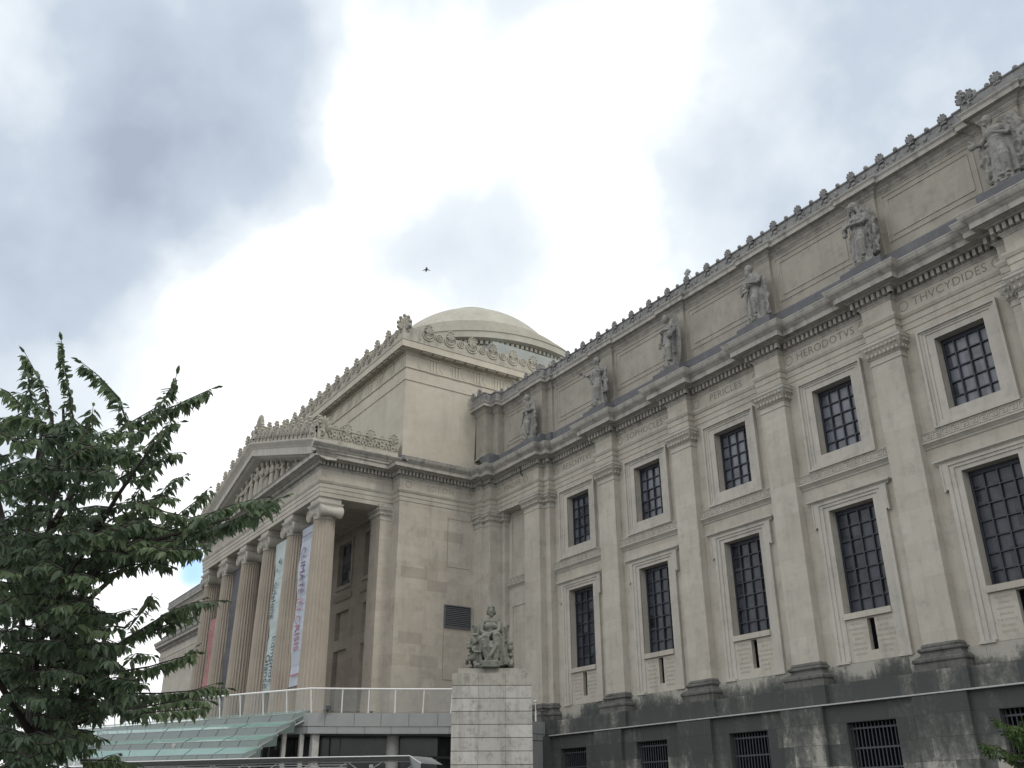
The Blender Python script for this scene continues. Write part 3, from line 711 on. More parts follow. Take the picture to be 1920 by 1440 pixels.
mb = MB(); put_text(mb, 'SOLON', .50, (XS+.024, -3.55, 17.97), (0, 1, 0), EZ, (1, 0, 0), sp=1.25); part(mb, 'carved_name', M['letter_soft'])
for y in (-5.75, -1.55): rg.ring((XS+.02, y, 17.97), .2, .014, 'x', 24, 5)
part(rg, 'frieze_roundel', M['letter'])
PANELS = {4: (['PELOPIDAS', 'EPAMINONDAS', 'PHOCION', 'ARATVS', 'TIMOLEON', 'ALEXANDER', 'ARISTIDES'], ['HIPPOCRATES', 'EVCLID', 'ARCHIMEDES', 'ERATOSTHENES', 'HIPPARCHVS', 'STRABO', 'GALEN']),
          5: (['HECATAEVS', 'CTESIAS', 'XENOPHON', 'EPHORVS', 'THEOPOMPVS', 'POLYBIVS', 'DIONYSIVS'], ['ARRIAN', 'DIODORVS', 'JOSEPHVS', 'PLVTARCH', 'APPIAN', 'PAVSANIAS', 'HERODIAN'])}
for k in range(1, 6):
    lf, rt_ = PANELS.get(k, PANELS[4] if k % 2 else PANELS[5]); mb = MB(); m0 = MID(k)
    for li, (q, cx_) in enumerate(((lf, m0-.57), (rt_, m0+.63))):
        for j, s in enumerate(q):
            put_text(mb, s, .115, (cx_, WALL-.022, 6.38-j*.185), EX, EZ, NY, extr=.002)
    part(mb, 'carved_inscription', M['letter_soft'])

# ------------------------------------------------------------ central block
YB = -6.15; XB = XS-.25; YBK = 17.5
cb = MB(); cb2 = MB()
cb.sweep([(XP-1.36, -5.9), (XP-1.36, -6.3), (XS, -6.3), (XS, .4)], [(0, 4.2), (0, 16.655)], caps=False); cb2.sweep(mir([(XP-1.36, -5.9), (XP-1.36, -6.3), (XS, -6.3), (XS, .4)]), [(0, 4.2), (0, 16.655)], caps=False)
part(cb, 'block_wall', M['stone_warm']); part(cb2, 'block_wall', M['stone_warm'])
up = [(2*XC-XB, YBK), (2*XC-XB, YB), (XB, YB), (XB, YBK)]
ub = MB().sweep(up, [(0, 19.3), (0, 24.97), (.05, 24.98), (.05, 25.80), (.12, 25.81), (.12, 25.89), (.05, 25.90), (.05, 26.74)])
part(ub, 'upper_block_wall', M['stone_up'])
uc = MB().sweep(up, [(.05, 26.74), (.10, 26.76), (.10, 26.84), (.16, 26.9), (.16, 26.93), (.62, 27.0), (.66, 26.96), (.66, 27.40), (.70, 27.42)])
part(uc, 'upper_block_cornice', M['stone_up'])
upr = MB().sweep(up, [(.62, 27.40), (.62, 28.42), (.58, 28.45), (.2, 28.45), (.2, 27.4)])
part(upr, 'upper_block_parapet', M['crest_light'])
fz = MB(); mut = MB(); crl = MB(); P_ = 1.645
def ublock_unit(cx_, cy_, ax):    # ax 'x' : face looks +x, runs in y ; 'y': face looks -y, runs in x
    def bx(s0, s1, d0, d1, z0, z1, mb):
        if ax == 'x': mb.box(XB+d0, XB+d1, cy_+s0, cy_+s1, z0, z1)
        else: mb.box(cx_+s0, cx_+s1, YB-d1, YB-d0, z0, z1)
    c = (XB+.055, cy_, 26.31) if ax == 'x' else (cx_, YB-.055, 26.31)
    fz.ring(c, .40, .022, ax if ax == 'x' else 'y', 28, 5)
    for s in (-.22, 0, .22): bx(P_/2+s-.065, P_/2+s+.065, .05, .095, 25.92, 26.70, fz)
    bx(P_/2-.36, P_/2+.36, .05, .15, 26.70, 26.75, fz)
    for s in [(-.31+.125*q) for q in range(6)]: bx(P_/2+s-.03, P_/2+s+.03, .05, .10, 25.75, 25.80, fz)
    for off in (0, P_/2):
        bx(off-.33, off+.33, .2, .58, 26.90, 26.965, mut)
        for s in [(-.27+.108*q) for q in range(6)]: bx(off+s-.03, off+s+.03, .25, .54, 26.86, 26.9, mut)
    # parapet scrolls, one ring and one shell base per unit
    def arc(s0, z, R_, r, a0, a1):
        pts = []
        for i in range(13):
            a = a0+(a1-a0)*i/12; s = s0+R_*cos(a)
            pts.append((XB+.64, cy_+s, z+R_*sin(a)) if ax == 'x' else (cx_+s, YB-.64, z+R_*sin(a)))
        crl.tube(pts, r, 5)
    arc(0, 28.18, .42, .05, pi*.95, pi*2.15); arc(0, 28.22, .28, .04, pi, pi*2)
    arc(P_/2, 28.18, .24, .055, 0, pi*2); arc(P_/2, 28.2, .10, .05, 0, pi*2)
for i in range(14): ublock_unit(0, -4.97+i*P_, 'x')
part(fz, 'upper_frieze_ornament', M['stone_up']); part(mut, 'mutules', M['stone_up']); part(crl, 'parapet_scrollwork', M['crest_light'], smooth=True, ang=70)
fz = MB(); mut = MB(); crl = MB()
for i in range(14): ublock_unit(-14.0-i*P_, 0, 'y')
part(fz, 'upper_frieze_ornament', M['stone_up']); part(mut, 'mutules', M['stone_up'])
part(crl, 'parapet_scrollwork', M['crest_light'], smooth=True, ang=70)
pal1 = part(palmette(MB(), .60, .36, .10, .15, 7), 'shell_ornament', M['crest_light'], smooth=True, ang=60); pal1.location = (XB+.60, -4.97, 28.30); pal1.rotation_euler[2] = pi/2
for i in range(1, 9): inst(pal1, (XB+.60, -4.97+i*P_, 28.30), pi/2)
for i in range(0, 12): inst(pal1, (-14.3-i*P_, YB-.60, 28.30), 0)
inst(pal1, (XB+.45, YB-.45, 28.25), radians(45), 1.6)
# raised slab behind the front parapet
rs = MB().box(-31.0, -18.6, YB-.1, YB+1.6, 28.2, 29.25); part(rs, 'roof_slab', M['crest_light'])
part(MB().box(2*XC-XB, XB, YB, YBK, 27.2, 27.9), 'block_roof', M['roof'])
part(MB().box(-19.2, -15.15, 1.9, 14, 27.8, 30.95), 'roof_penthouse', M['penthouse']); part(MB().box(-34.4, -30.4, 1.9, 14, 27.8, 30.95), 'roof_penthouse', M['penthouse'])
# dome
DY = 5.83
pr = [(9.2, 27.8), (9.2, 31.0), (9.25, 31.02), (9.25, 31.16), (9.15, 31.2), (9.15, 31.48), (9.45, 31.5), (9.62, 31.55), (9.74, 31.58), (9.74, 32.05), (9.8, 32.1), (9.6, 32.2), (8.95, 32.28), (8.95, 32.95), (8.75, 33.02), (8.6, 33.05), (8.6, 33.25), (8.2, 33.35), (7.95, 33.4), (7.95, 33.85), (7.75, 33.9), (7.55, 33.93), (7.55, 34.15), (7.35, 34.22), (7.18, 34.25)]
R_ = 8.3; zc = 34.25-math.sqrt(R_**2-7.1**2)
for i in range(1, 19):
    r = 7.1-(7.1-2.6)*i/18; pr.append((r, zc+math.sqrt(R_**2-r*r)))
z9 = pr[-1][1]; pr += [(2.62, z9+.02), (2.66, z9+.2), (2.45, z9+.24), (1.2, z9+.42), (.01, z9+.46)]
dome = part(MB().lathe((XC, DY, 0), pr, 128), 'dome', M['dome'], smooth=True, ang=25)
dd = MB()
for i in range(150):
    a = 2*pi*i/150; t = Vector((-sin(a), cos(a), 0)); n_ = Vector((cos(a), sin(a), 0)); c = Vector((XC, DY, 31.34))+n_*9.27
    dd.obox(c, t*.11, n_*.14, (0, 0, .13))
dd.build('dome_dentils', M['dome'], dome)
# louvre and blind panels on the block side
lv = MB(); 
for i in range(11):
    z = 9.86+i*.106; lv.add([(XS+.03, -3.02, z), (XS+.03, -1.38, z), (XS-.06+.1, -1.38, z+.07), (XS-.06+.1, -3.02, z+.07), (XS+.10, -3.02, z-.02), (XS+.10, -1.38, z-.02)], [(0, 1, 2, 3), (3, 2, 5, 4), (0, 4, 5, 1)])
lo = part(MB().box(XS, XS+.02, -3.04, -1.36, 9.82, 11.02), 'louvre', M['black']); lv.build('louvre_slats', M['louver'], lo)
MB().box(XS, XS+.12, -3.10, -3.04, 9.76, 11.08).box(XS, XS+.12, -1.36, -1.30, 9.76, 11.08).box(XS, XS+.12, -3.04, -1.36, 11.02, 11.08).box(XS, XS+.12, -3.04, -1.36, 9.76, 9.82).build('louvre_frame', M['louver'], lo)
bp_ = MB()
for q in ((-2.97, -2.95, 13.34, 16.31), (-2.95, -1.35, 16.29, 16.31), (-2.95, -1.35, 13.33, 13.35), (-3.10, -3.08, 6.84, 9.70), (-3.08, -1.30, 6.83, 6.87)): bp_.box(XS, XS+.012, *q)
part(bp_, 'wall_joint', M['letter'])
# pinkish odd blocks on the side wall
obs_ = ((-6.0, -4.25, 12.40, 13.02), (-6.0, -4.5, 8.68, 9.3), (-4.25, -2.9, 11.78, 12.4), (-5.2, -3.4, 7.44, 8.06), (-3.2, -1.9, 14.88, 15.5))
M['patch'] = stone('patched_stone', (.39, .355, .305), bricks=False, dirt_amt=.2, streak=.3)
for q_ in obs_: part(MB().box(XS, XS+.006, *q_), 'patched_block', M['patch'])

# ------------------------------------------------------------ portico
pod = MB().box(2*XC-XS, XS, -12.6, -6.3, -1.6, 4.2)
part(pod, 'portico_podium', M['stone_warm'])
# architrave body, soffit
so_ = MB()
so_.box(2*XC-XP+.002, XP-.002, YP+.002, YP+1.45, 16.668, 18.3); so_.box(XP-1.45, XP-.002, YP+1.45, -6.3, 16.668, 18.3); so_.box(2*XC-XP+.002, 2*XC-XP+1.45, YP+1.45, -6.3, 16.668, 18.3)
so_.box(2*XC-XP+1.45, XP-1.45, YP+1.45, -6.0, 17.0, 17.3)
part(so_, 'portico_soffit', M['trim'])
# inner back wall with windows
INX = [-16.75-4.03*k for k in range(5)]
hl = [(x-1.0, x+1.0, 13.4, 16.2) for x in INX]+[(x-1.0, x+1.0, 9.98, 11.76) for x in INX]+[(x-1.0, x+1.0, 4.9, 9.33) for x in INX]
iw = holes_wall(MB(), 2*XC-XP+1.3, XP-1.3, 4.2, 17.0, hl, -5.92, .3)
# the opening in front wall of the block: cover strips
part(iw, 'portico_back_wall', M['stone_warm'])
for x in INX: iwb = MB(); iwb.box(x-1.0, x+1.0, -5.66, -5.6, 9.98, 11.76); iwb.box(x-1.0, x+1.0, -5.66, -5.6, 4.9, 9.33); iwb.sweep([(x-1.25, -5.95), (x+1.25, -5.95)], [(0, 12.4), (.1, 12.45), (.25, 12.7), (.25, 12.8), (0, 12.85)]); part(iwb, 'portico_panel', M['stone_warm'])
for x in INX:
    o = part(MB().box(x-1, x+1, -5.68, -5.64, 13.4, 16.2), 'portico_window', M['pane']); f2 = MB(); frame_rings(f2, x, -5.95, [(1.2, 13.15, 16.4, 1.0, 13.4, 16.2, .06)]); f2.build('window_frame', M['stone_warm'], o)
# block front wall beside the recess (the wall swept above is at y -6.3, cut by being only the two end strips)
# antae
an_path = [(XP-1.35, -6.3), (XP-1.35, -7.0), (XP-.07, -7.0), (XP-.07, -6.3)]
ac = [(d*.8, z) for d, z in CAP]
for pth in (an_path, mir(an_path)):
    s = part(MB().sweep(pth, [(0, 4.2), (0, 15.86)]), 'anta', M['stone_warm']); c = MB().sweep(pth, ac); eggs(c, pth, d=.11); c.build('capital', M['trim'], s)
# columns
def column():
    H0, H1 = 4.85, 15.47; prof = []
    for i in range(13):
        t = i/12; prof.append((.755-(.755-.615)*t**1.4, H0+(H1-H0)*t))
    s = part(MB().lathe((0, 0, 0), prof, 240, flute=.13, fn=24), 'column', M['column'])
    b = MB().box(-.9, .9, -.9, .9, 4.2, 4.42); b.lathe((0, 0, 0), [(.6, 4.42), (.85, 4.43), (.90, 4.50), (.85, 4.57), (.76, 4.58), (.72, 4.64), (.76, 4.70), (.80, 4.75), (.76, 4.80), (.70, 4.81), (.68, 4.86), (.5, 4.87)], 40); b.build('base', M['column'], s)
    c = MB(); c.lathe((0, 0, 0), [(.57, 15.40), (.65, 15.44), (.65, 15.52), (.62, 15.54), (.66, 15.62), (.80, 15.80), (.82, 15.9), (.5, 15.95)], 40)
    for i in range(24):
        a = 2*pi*i/24; c.ell((.72*cos(a), .72*sin(a), 15.76), (.07, .07, .10), 6, 4)
    # volutes: scroll discs front and back with bolsters between
    for sx in (-1, 1):
        x = sx*.78; z = 15.80
        pts = [(x, -.66, z), (x, -.3, z), (x, 0, z), (x, .3, z), (x, .66, z)]
        c.tube(pts, [.36, .26, .22, .26, .36], 20)
        for sy in (-1, 1):
            q = []
            for i in range(34):
                a = 2*pi*2.2*i/33; r = .33*(1-.8*i/33); q.append((x+sx*-r*cos(a+pi/2)*1.0, sy*.68, z+r*sin(a+pi/2)))
            c.tube(q, [.035*(1-.4*i/33) for i in range(34)], 5)
            c.ell((x, sy*.69, z), (.06, .04, .06), 8, 5)
    c.box(-.8, .8, -.64, .64, 15.93, 16.16)
    for sy in (-1, 1): c.tube([(-.8, sy*.66, 16.14), (-.4, sy*.66, 16.08), (0, sy*.66, 16.05), (.4, sy*.66, 16.08), (.8, sy*.66, 16.14)], .035, 5)
    c.sweep([(-.66, -.66), (.66, -.66), (.66, .66), (-.66, .66)], [(0, 16.16), (.06, 16.2), (.14, 16.3), (.14, 16.34), (0, 16.36)], closed=True)
    c.box(-.68, .68, -.68, .68, 16.34, 16.665)
    co = c.build('capital', M['trim'], s); smooth_angle(co, 40)
    return s
cl = column()
CX = [-14.3-4.2*k for k in range(6)]
for k, x in enumerate(CX):
    if k: pdupe(cl, (x, YP+.74, 0))
cl.location = (CX[0], YP+.74, 0)
# pediment
SL = .295; ZA = 22.41; EDGE = XP+.72
def rake(mb, prof, x0, x1, sgn):
    # prof (d from YP outward, z at apex); sheared down away from the centre
    r = []
    for x in (x0, x1): r.append([(x, YP-d, z-SL*abs(x-XC)) for d, z in prof])
    n = len(prof); mb.add(r[0]+r[1], [(i, i+n, (i+1) % n+n, (i+1) % n) for i in range(n)]+[tuple(range(n)), tuple(range(2*n-1, n-1, -1))])
pr1 = [(-.58, ZA-.2), (0, ZA-.25), (.45, ZA-.12), (.62, ZA), (.72, ZA), (.72, ZA+.46), (.76, ZA+.5), (.80, ZA+.58), (.95, ZA+.76), (1.0, ZA+.84), (1.0, ZA+.92), (.72, ZA+.96), (-.58, ZA+.96)]
pr2 = [(.70, ZA+.94), (.70, ZA+1.85), (.66, ZA+1.9), (.3, ZA+1.9), (.3, ZA+.94)]
rk = MB(); rp_ = MB()
for sg in (-1, 1):
    e_ = XC+sg*(EDGE-XC); rake(rk, pr1, XC, e_, sg); rake(rp_, pr2, XC, XC+sg*(EDGE-XC), sg)
part(rk, 'raking_cornice', M['trim']); part(rp_, 'raking_parapet', M['crest_light'])
ped = MB().poly([(2*XC-XP, 19.1), (XP, 19.1), (XC, ZA+.1)], 'y', YP+.42, YP+.5)
part(ped, 'pediment_field', M['trim'])
rf = MB().poly([(2*XC-XP-.3, 19.1), (XP+.3, 19.1), (XP+.3, 19.7), (XC, ZA+.85), (2*XC-XP-.3, 19.7)], 'y', YP+.55, YB+.02)
part(rf, 'portico_roof', M['roof'])
# horizontal cornice top of the front, tympanum floor
part(MB().box(2*XC-XP-.7, XP+.7, YP-.7, YP+.5, 19.0, 19.10), 'pediment_ledge', M['cornice'])
# side parapet of the portico
sp = [(XP, YP-.0), (XP, -6.4)]
SPR = [(.68, 19.50), (.66, 19.56), (.62, 19.9), (.62, 20.60), (.66, 20.62), (.66, 20.70), (.2, 20.72), (.2, 19.4)]
s1 = MB().sweep([(XP-2, YP+.0), (XP, YP+.0), (XP, -6.4)], SPR); s1b = MB().sweep([(XP, YP-.70), (XP, -6.4)], SPR)
part(s1b, 'portico_parapet', M['crest_light']); part(s1b.mirror(), 'portico_parapet', M['crest_light'])
def crelief(mb, y):
    for sg in (-1, 1):
        pts = [(XP+.64, y+sg*(.08+.30*i/8+.08*sin(i)), 20.02+.5*abs(sin(i*.55))) for i in range(9)]; mb.tube(pts, .05, 5)
    for j in range(5): mb.ell((XP+.64, y+(j-2)*.13, 20.1+.07*(2-abs(j-2))), (.06, .07, .09), 6, 5)
    mb.ring((XP+.64, y, 20.35), .13, .04, 'x', 12, 5)
cre2 = MB()
for y in (-6.75, -7.5, -8.27, -9.05, -9.8, -10.6): crelief(cre2, y)
for i in range(16):
    for sg in (-1, 1):
        x = XC+sg*(.6+i*.75)
        if abs(x-XC) > 11.6: continue
        z = ZA+1.30-SL*abs(x-XC)
        cre2.tube([(x-.2, YP-.73, z-.2), (x-.05, YP-.78, z+.25), (x+.12, YP-.74, z-.1), (x+.2, YP-.74, z+.3)], .055, 5)
        cre2.ell((x+.35, YP-.72, z), (.07, .06, .2), 6, 5)
part(cre2, 'portico_scrollwork', M['crest_light'], smooth=True, ang=70)
for y in (-6.75, -8.28, -9.8): inst(pal1, (XP+.60, y, 20.55), pi/2, .95)
for y in (-7.5, -9.05, -10.55): inst(pal1, (XP+.60, y, 20.60), pi/2, .45)
for i in range(8):
    for sg in (-1, 1):
        x = XC+sg*(1.45+i*1.5); inst(pal1, (x, YP-.62, ZA+1.78-SL*abs(x-XC)), 0, 1.0)
        if i < 7: inst(pal1, (x+sg*.75, YP-.62, ZA+1.78-SL*abs(x+sg*.75-XC)), 0, .5)
# acroteria: apex and corners
def acro(mb, h, w):
    mb.lathe((0, 0, 0), [(w*.5, -.1), (w*.52, h*.25), (w*.42, h*.38), (w*.5, h*.45)], 20)
    for i in range(-4, 5):
        a = i*radians(20); d = Vector((sin(a)*w*.75, -.12, h*.45+cos(a)*h*.5)); b = Vector((0, 0, h*.25)); dd_ = d-b
        mb.ell(b+dd_*.55, (w*.13, w*.2, dd_.length*.5), 8, 6, dd_.normalized().to_track_quat('Z', 'Y').to_matrix())
    for sg in (-1, 1): mb.ring((sg*w*.35, -w*.45, h*.25), w*.16, w*.07, 'y', 12, 6)
    return mb
a0 = part(acro(MB(), 1.75, .95), 'acroterion', M['crest_light'], smooth=True, ang=60); a0.location = (XP+.22, YP-.30, 19.75); a0.rotation_euler[2] = radians(35)
inst(a0, (2*XC-XP-.22, YP-.3, 19.75), radians(-35)); inst(a0, (XC, YP-.3, ZA+1.35), 0, 1.05)

# ------------------------------------------------------------ sculpture helper
def remesh(o, vox=.04, sm=4):
    md = o.modifiers.new('r', 'REMESH'); md.mode = 'VOXEL'; md.voxel_size = vox; md.use_smooth_shade = True
    if sm:
        m2 = o.modifiers.new('s', 'SMOOTH'); m2.iterations = sm; m2.factor = .4
    dg = bpy.context.evaluated_depsgraph_get(); me = bpy.data.meshes.new_from_object(o.evaluated_get(dg)); old = o.data
    o.modifiers.clear(); o.data = me; bpy.data.meshes.remove(old)
    me.polygons.foreach_set('use_smooth', [True]*len(me.polygons)); return o
def limb(mb, pts, rad, n=10): return mb.tube(pts, rad, n)
def robe(mb, z0, z1, r0, r1, lobes=13, amp=.05, ph=0, cx=0, cy=0, lean=0, nlev=14, seed=0):
    n = 72; vs = []; rnd = random.Random(seed); offs = [rnd.uniform(-.5, .5) for _ in range(5)]
    for j in range(nlev+1):
        t = j/nlev; rx = r0[0]+(r1[0]-r0[0])*t; ry = r0[1]+(r1[1]-r0[1])*t; a_ = amp*(1-t*.75)
        for i in range(n):
            a = 2*pi*i/n; f = 1+a_/.4*(sin(lobes*a+ph+offs[0]*t*3)*.6+sin((lobes//2)*a+offs[1]*6+t*2)*.5)
            vs.append((cx+rx*f*cos(a)+lean*t, cy+ry*f*sin(a), z0+(z1-z0)*t))
    fs = [(j*n+i, j*n+(i+1) % n, (j+1)*n+(i+1) % n, (j+1)*n+i) for j in range(nlev) for i in range(n)]
    fs += [tuple(range(n))[::-1], tuple(nlev*n+i for i in range(n))]
    return mb.add(vs, fs)
def head(mb, c, s=1., hair='short', turn=0, beard=False):
    c = Vector(c); ct, st_ = cos(turn), sin(turn)
    def p(x, y, z): return c+Vector((x*ct-y*st_, x*st_+y*ct, z))*s
    mb.ell(p(0, 0, 0), (.155*s, .19*s, .225*s), 14, 10)
    mb.ell(p(0, -.17, -.02), (.028*s, .05*s, .06*s), 6, 5)     # nose
    mb.ell(p(0, -.15, .055), (.12*s, .04*s, .025*s), 8, 5)     # brow
    mb.ell(p(0, -.155, -.105), (.05*s, .03*s, .018*s), 6, 5)   # mouth
    mb.ell(p(0, -.12, -.17), (.07*s, .06*s, .05*s), 8, 5)      # chin
    for sg in (-1, 1): mb.ell(p(sg*.155, .01, -.01), (.02*s, .035*s, .05*s), 6, 5)
    if hair == 'short': mb.ell(p(0, .04, .07), (.18*s, .20*s, .20*s), 12, 8)
    if hair == 'long':
        mb.ell(p(0, .05, .06), (.19*s, .21*s, .21*s), 12, 8)
        for sg in (-1, 1): mb.tube([p(sg*.15, .02, .05), p(sg*.19, .0, -.15), p(sg*.17, .05, -.36)], [.06*s, .07*s, .04*s], 8)
    if hair == 'hood':
        mb.ell(p(0, .08, .07), (.23*s, .24*s, .25*s), 12, 8)
        for sg in (-1, 1): mb.tube([p(sg*.16, -.03, .1), p(sg*.22, .02, -.15), p(sg*.30, .08, -.42)], [.07*s, .09*s, .08*s], 8)
    if hair == 'helmet':
        mb.ell(p(0, .03, .09), (.19*s, .22*s, .19*s), 12, 8); mb.ell(p(0, .04, .22), (.035*s, .22*s, .11*s), 8, 6)
    if beard: mb.ell(p(0, -.12, -.22), (.11*s, .10*s, .16*s), 10, 7)
    mb.tube([p(0, .03, -.12), p(0, .05, -.38)], [.095*s, .12*s], 10)
def arm(mb, sh, el, ha, r=.085):
    mb.tube([sh, [(a+b)/2 for a, b in zip(sh, el)], el], [r*1.25, r*1.15, r*.95], 10)
    mb.tube([el, [(a+b)/2 for a, b in zip(el, ha)], ha], [r*.98, r*.85, r*.62], 10)
    d = (Vector(ha)-Vector(el)).normalized(); h = Vector(ha)
    mb.ell(h+d*.07, (.055, .045, .08), 8, 6, d.to_track_quat('Z', 'Y').to_matrix())
    u = d.cross(Vector((0, 1, 0))); u = u.normalized() if u.length > .1 else Vector((1, 0, 0))
    for k in range(4): mb.tube([h+d*.10+u*(k-1.5)*.028, h+d*.17+u*(k-1.5)*.03+Vector((0, -.01, -.015)), h+d*(.21 if k in (1, 2) else .19)+u*(k-1.5)*.028+Vector((0, 0, -.04))], [.018, .016, .011], 5)
    mb.tube([h+d*.03+u*.05, h+d*.09+u*.08], [.018, .012], 5)
def cloak(mb, pts, w, thick=.07, waves=3, amp=.06):
    # hanging cloth ribbon following pts (downwards) with a wavy edge
    n = 14; P = [Vector(q) for q in pts]
    def samp(t):
        k = t*(len(P)-1); i = min(int(k), len(P)-2); return P[i].lerp(P[i+1], k-i)
    for j in range(waves*2+1):
        o = (j/(waves*2)-.5)*w
        q = [samp(i/n)+Vector((o+amp*sin(i*1.9+j*1.3)*.5, amp*sin(j*2.1+i*.9), 0)) for i in range(n+1)]
        mb.tube(q, [thick*(.9+.25*sin(i*1.3+j)) for i in range(n+1)], 6)
STAT = []
def statue(kind, x, y, z, label, scale=1.):
    mb = MB(); mb.ell((0, 0, .07), (.62, .42, .13), 16, 6); mb.box(-.55, .55, -.34, .34, -.05, .10)
    for sx in (-.16, .2): mb.ell((sx, -.34, .16), (.08, .16, .07), 8, 6)
    if kind != 'tunic': robe(mb, .12, 1.72, (.47, .36), (.33, .25), 13, .085, seed=hash(kind) % 7 if False else len(kind))
    else:
        robe(mb, .12, .8, (.36, .3), (.34, .28), 9, .04, seed=1); robe(mb, .72, 1.35, (.42, .34), (.38, .30), 11, .04, seed=2); robe(mb, 1.3, 1.9, (.41, .33), (.34, .26), 7, .03, seed=3)
    mb.ell((0, -.02, 2.0), (.36, .26, .42), 14, 9); mb.ell((0, 0, 2.28), (.44, .22, .18), 14, 8); mb.ell((-.14, -.17, 2.12), (.14, .12, .13), 8, 6); mb.ell((.14, -.17, 2.12), (.14, .12, .13), 8, 6)
    # thigh pushing through the cloth
    mb.tube([(.14, -.1, 1.55), (.20, -.34, 1.0), (.17, -.26, .35)], [.2, .19, .14], 12)
    if kind == 'cloaked':      # nearest but one: hooded, arms folded, wavy cloak, basket
        head(mb, (-.08, -.10, 2.80), 1.02, 'hood', radians(-14))
        arm(mb, (-.40, -.02, 2.28), (-.46, -.30, 1.90), (-.04, -.40, 2.02)); arm(mb, (.42, -.02, 2.28), (.46, -.28, 1.84), (-.06, -.42, 1.88))
        cloak(mb, [(.44, .06, 2.35), (.56, .02, 1.7), (.60, 0, 1.0), (.56, .02, .35)], .34, .085, 3, .09)
        cloak(mb, [(.2, .22, 2.7), (.36, .22, 2.3), (.5, .2, 1.9)], .4, .09, 2, .03)
        mb.ell((-.56, -.18, 1.92), (.13, .13, .26), 10, 7); mb.ell((-.55, -.22, 1.66), (.12, .12, .12), 8, 6)
        cloak(mb, [(-.42, 0, 1.6), (-.44, 0, .9), (-.42, 0, .2)], .12, .07, 1, .04)
    elif kind == 'folded':
        head(mb, (-.12, -.12, 2.80), 1.02, 'short', radians(-20), True)
        mb.ell((.02, -.02, 2.2), (.46, .30, .36), 14, 9)
        arm(mb, (.42, -.02, 2.26), (.44, -.26, 1.86), (.0, -.42, 1.96)); arm(mb, (-.42, -.04, 2.24), (-.52, -.26, 1.9), (-.2, -.42, 1.84))
        for k in range(3): mb.tube([(-.56, -.3, 1.86-k*.17), (-.30, -.42, 1.92-k*.17), (-.1, -.40, 1.90-k*.17)], .075, 8)
        cloak(mb, [(.44, .04, 2.3), (.54, .04, 1.6), (.56, .02, .9), (.52, .02, .2)], .24, .08, 2, .05); cloak(mb, [(-.4, .05, 1.7), (-.43, .03, .9), (-.42, .02, .2)], .2, .07, 2, .03)
    elif kind == 'tunic':
        head(mb, (-.10, -.08, 2.80), .98, 'helmet', radians(-12))
        arm(mb, (-.42, 0, 2.26), (-.5, -.08, 1.86), (-.54, -.12, 1.5)); arm(mb, (.42, 0, 2.26), (.52, -.16, 1.9), (.36, -.36, 1.75))
        mb.ell((.42, .08, 1.55), (.30, .10, 1.42), 18, 10); mb.ell((.36, -.34, 1.72), (.2, .14, .22), 12, 8); mb.ell((.36, -.46, 1.74), (.05, .05, .05), 6, 5)
        mb.ring((-.1, -.05, 2.1), .33, .05, 'z', 16, 6); mb.tube([(-.56, -.2, 1.6), (-.60, -.2, 1.3)], .06, 8); mb.tube([(-.30, -.32, 1.34), (.32, -.32, 1.34)], .035, 6)
    elif kind == 'reaching':
        head(mb, (-.02, -.08, 2.82), .95, 'long', radians(-15))
        arm(mb, (-.40, -.03, 2.26), (-.66, -.25, 2.06), (-.98, -.36, 2.26)); mb.box(-1.12, -.90, -.50, -.30, 2.30, 2.36)
        cloak(mb, [(-.5, -.12, 2.2), (-.52, -.1, 1.9), (-.36, -.08, 1.55)], .25, .07, 2, .02)
        arm(mb, (.42, -.02, 2.26), (.58, -.16, 1.95), (.44, -.30, 2.0))
        cloak(mb, [(.50, .02, 2.25), (.58, 0, 1.7), (.60, .0, 1.1), (.58, 0, .8)], .22, .08, 2, .05); mb.ell((.60, -.02, .78), (.16, .12, .10), 8, 6); cloak(mb, [(.3, .1, 1.5), (.36, .1, .8), (.34, .1, .2)], .2, .07, 2, .03)
    elif kind == 'bearded':
        head(mb, (-.16, -.12, 2.78), 1.0, 'helmet', radians(-25), True)
        mb.ell((.04, -.02, 2.28), (.44, .28, .26), 14, 8); mb.tube([(-.1, -.15, 2.3), (.46, -.05, 2.45), (.50, 0, 2.1)], .10, 8)
        arm(mb, (-.40, -.03, 2.22), (-.56, -.12, 1.75), (-.66, -.2, 1.25)); mb.tube([(-.74, -.24, 1.14), (-.5, -.16, 1.34)], .04, 6)
        arm(mb, (.42, -.02, 2.22), (.48, -.2, 1.86), (.1, -.36, 1.86)); mb.tube([(-.28, -.30, 1.84), (.4, -.30, 1.84)], .08, 8)
        mb.ell((.08, -.30, 1.64), (.13, .1, .13), 8, 6)
        cloak(mb, [(.42, 0, 2.1), (.48, -.02, 1.7), (.46, 0, 1.35)], .2, .08, 2, .04); cloak(mb, [(.38, .05, 1.4), (.46, .05, .9), (.36, .05, .3)], .18, .08, 2, .05); cloak(mb, [(-.38, .05, 2.0), (-.42, .05, 1.2), (-.36, .04, .3)], .14, .08, 1, .04)
    elif kind == 'draped':
        head(mb, (-.18, -.12, 2.82), 1.02, 'short', radians(-25))
        robe(mb, .3, 2.0, (.52, .4), (.38, .3), 9, .06, seed=5, cx=.05)
        mb.ell((.02, -.05, 2.25), (.46, .32, .26), 14, 8)
        arm(mb, (-.42, -.05, 2.2), (-.6, -.2, 1.95), (-.72, -.34, 2.08)); mb.ell((-.80, -.3, 2.0), (.16, .12, .14), 8, 6)
        arm(mb, (.44, -.02, 2.2), (.5, -.25, 1.85), (.2, -.42, 1.98))
        cloak(mb, [(-.56, .05, 2.0), (-.56, .05, 1.2), (-.48, .05, .4)], .3, .10, 2, .08)
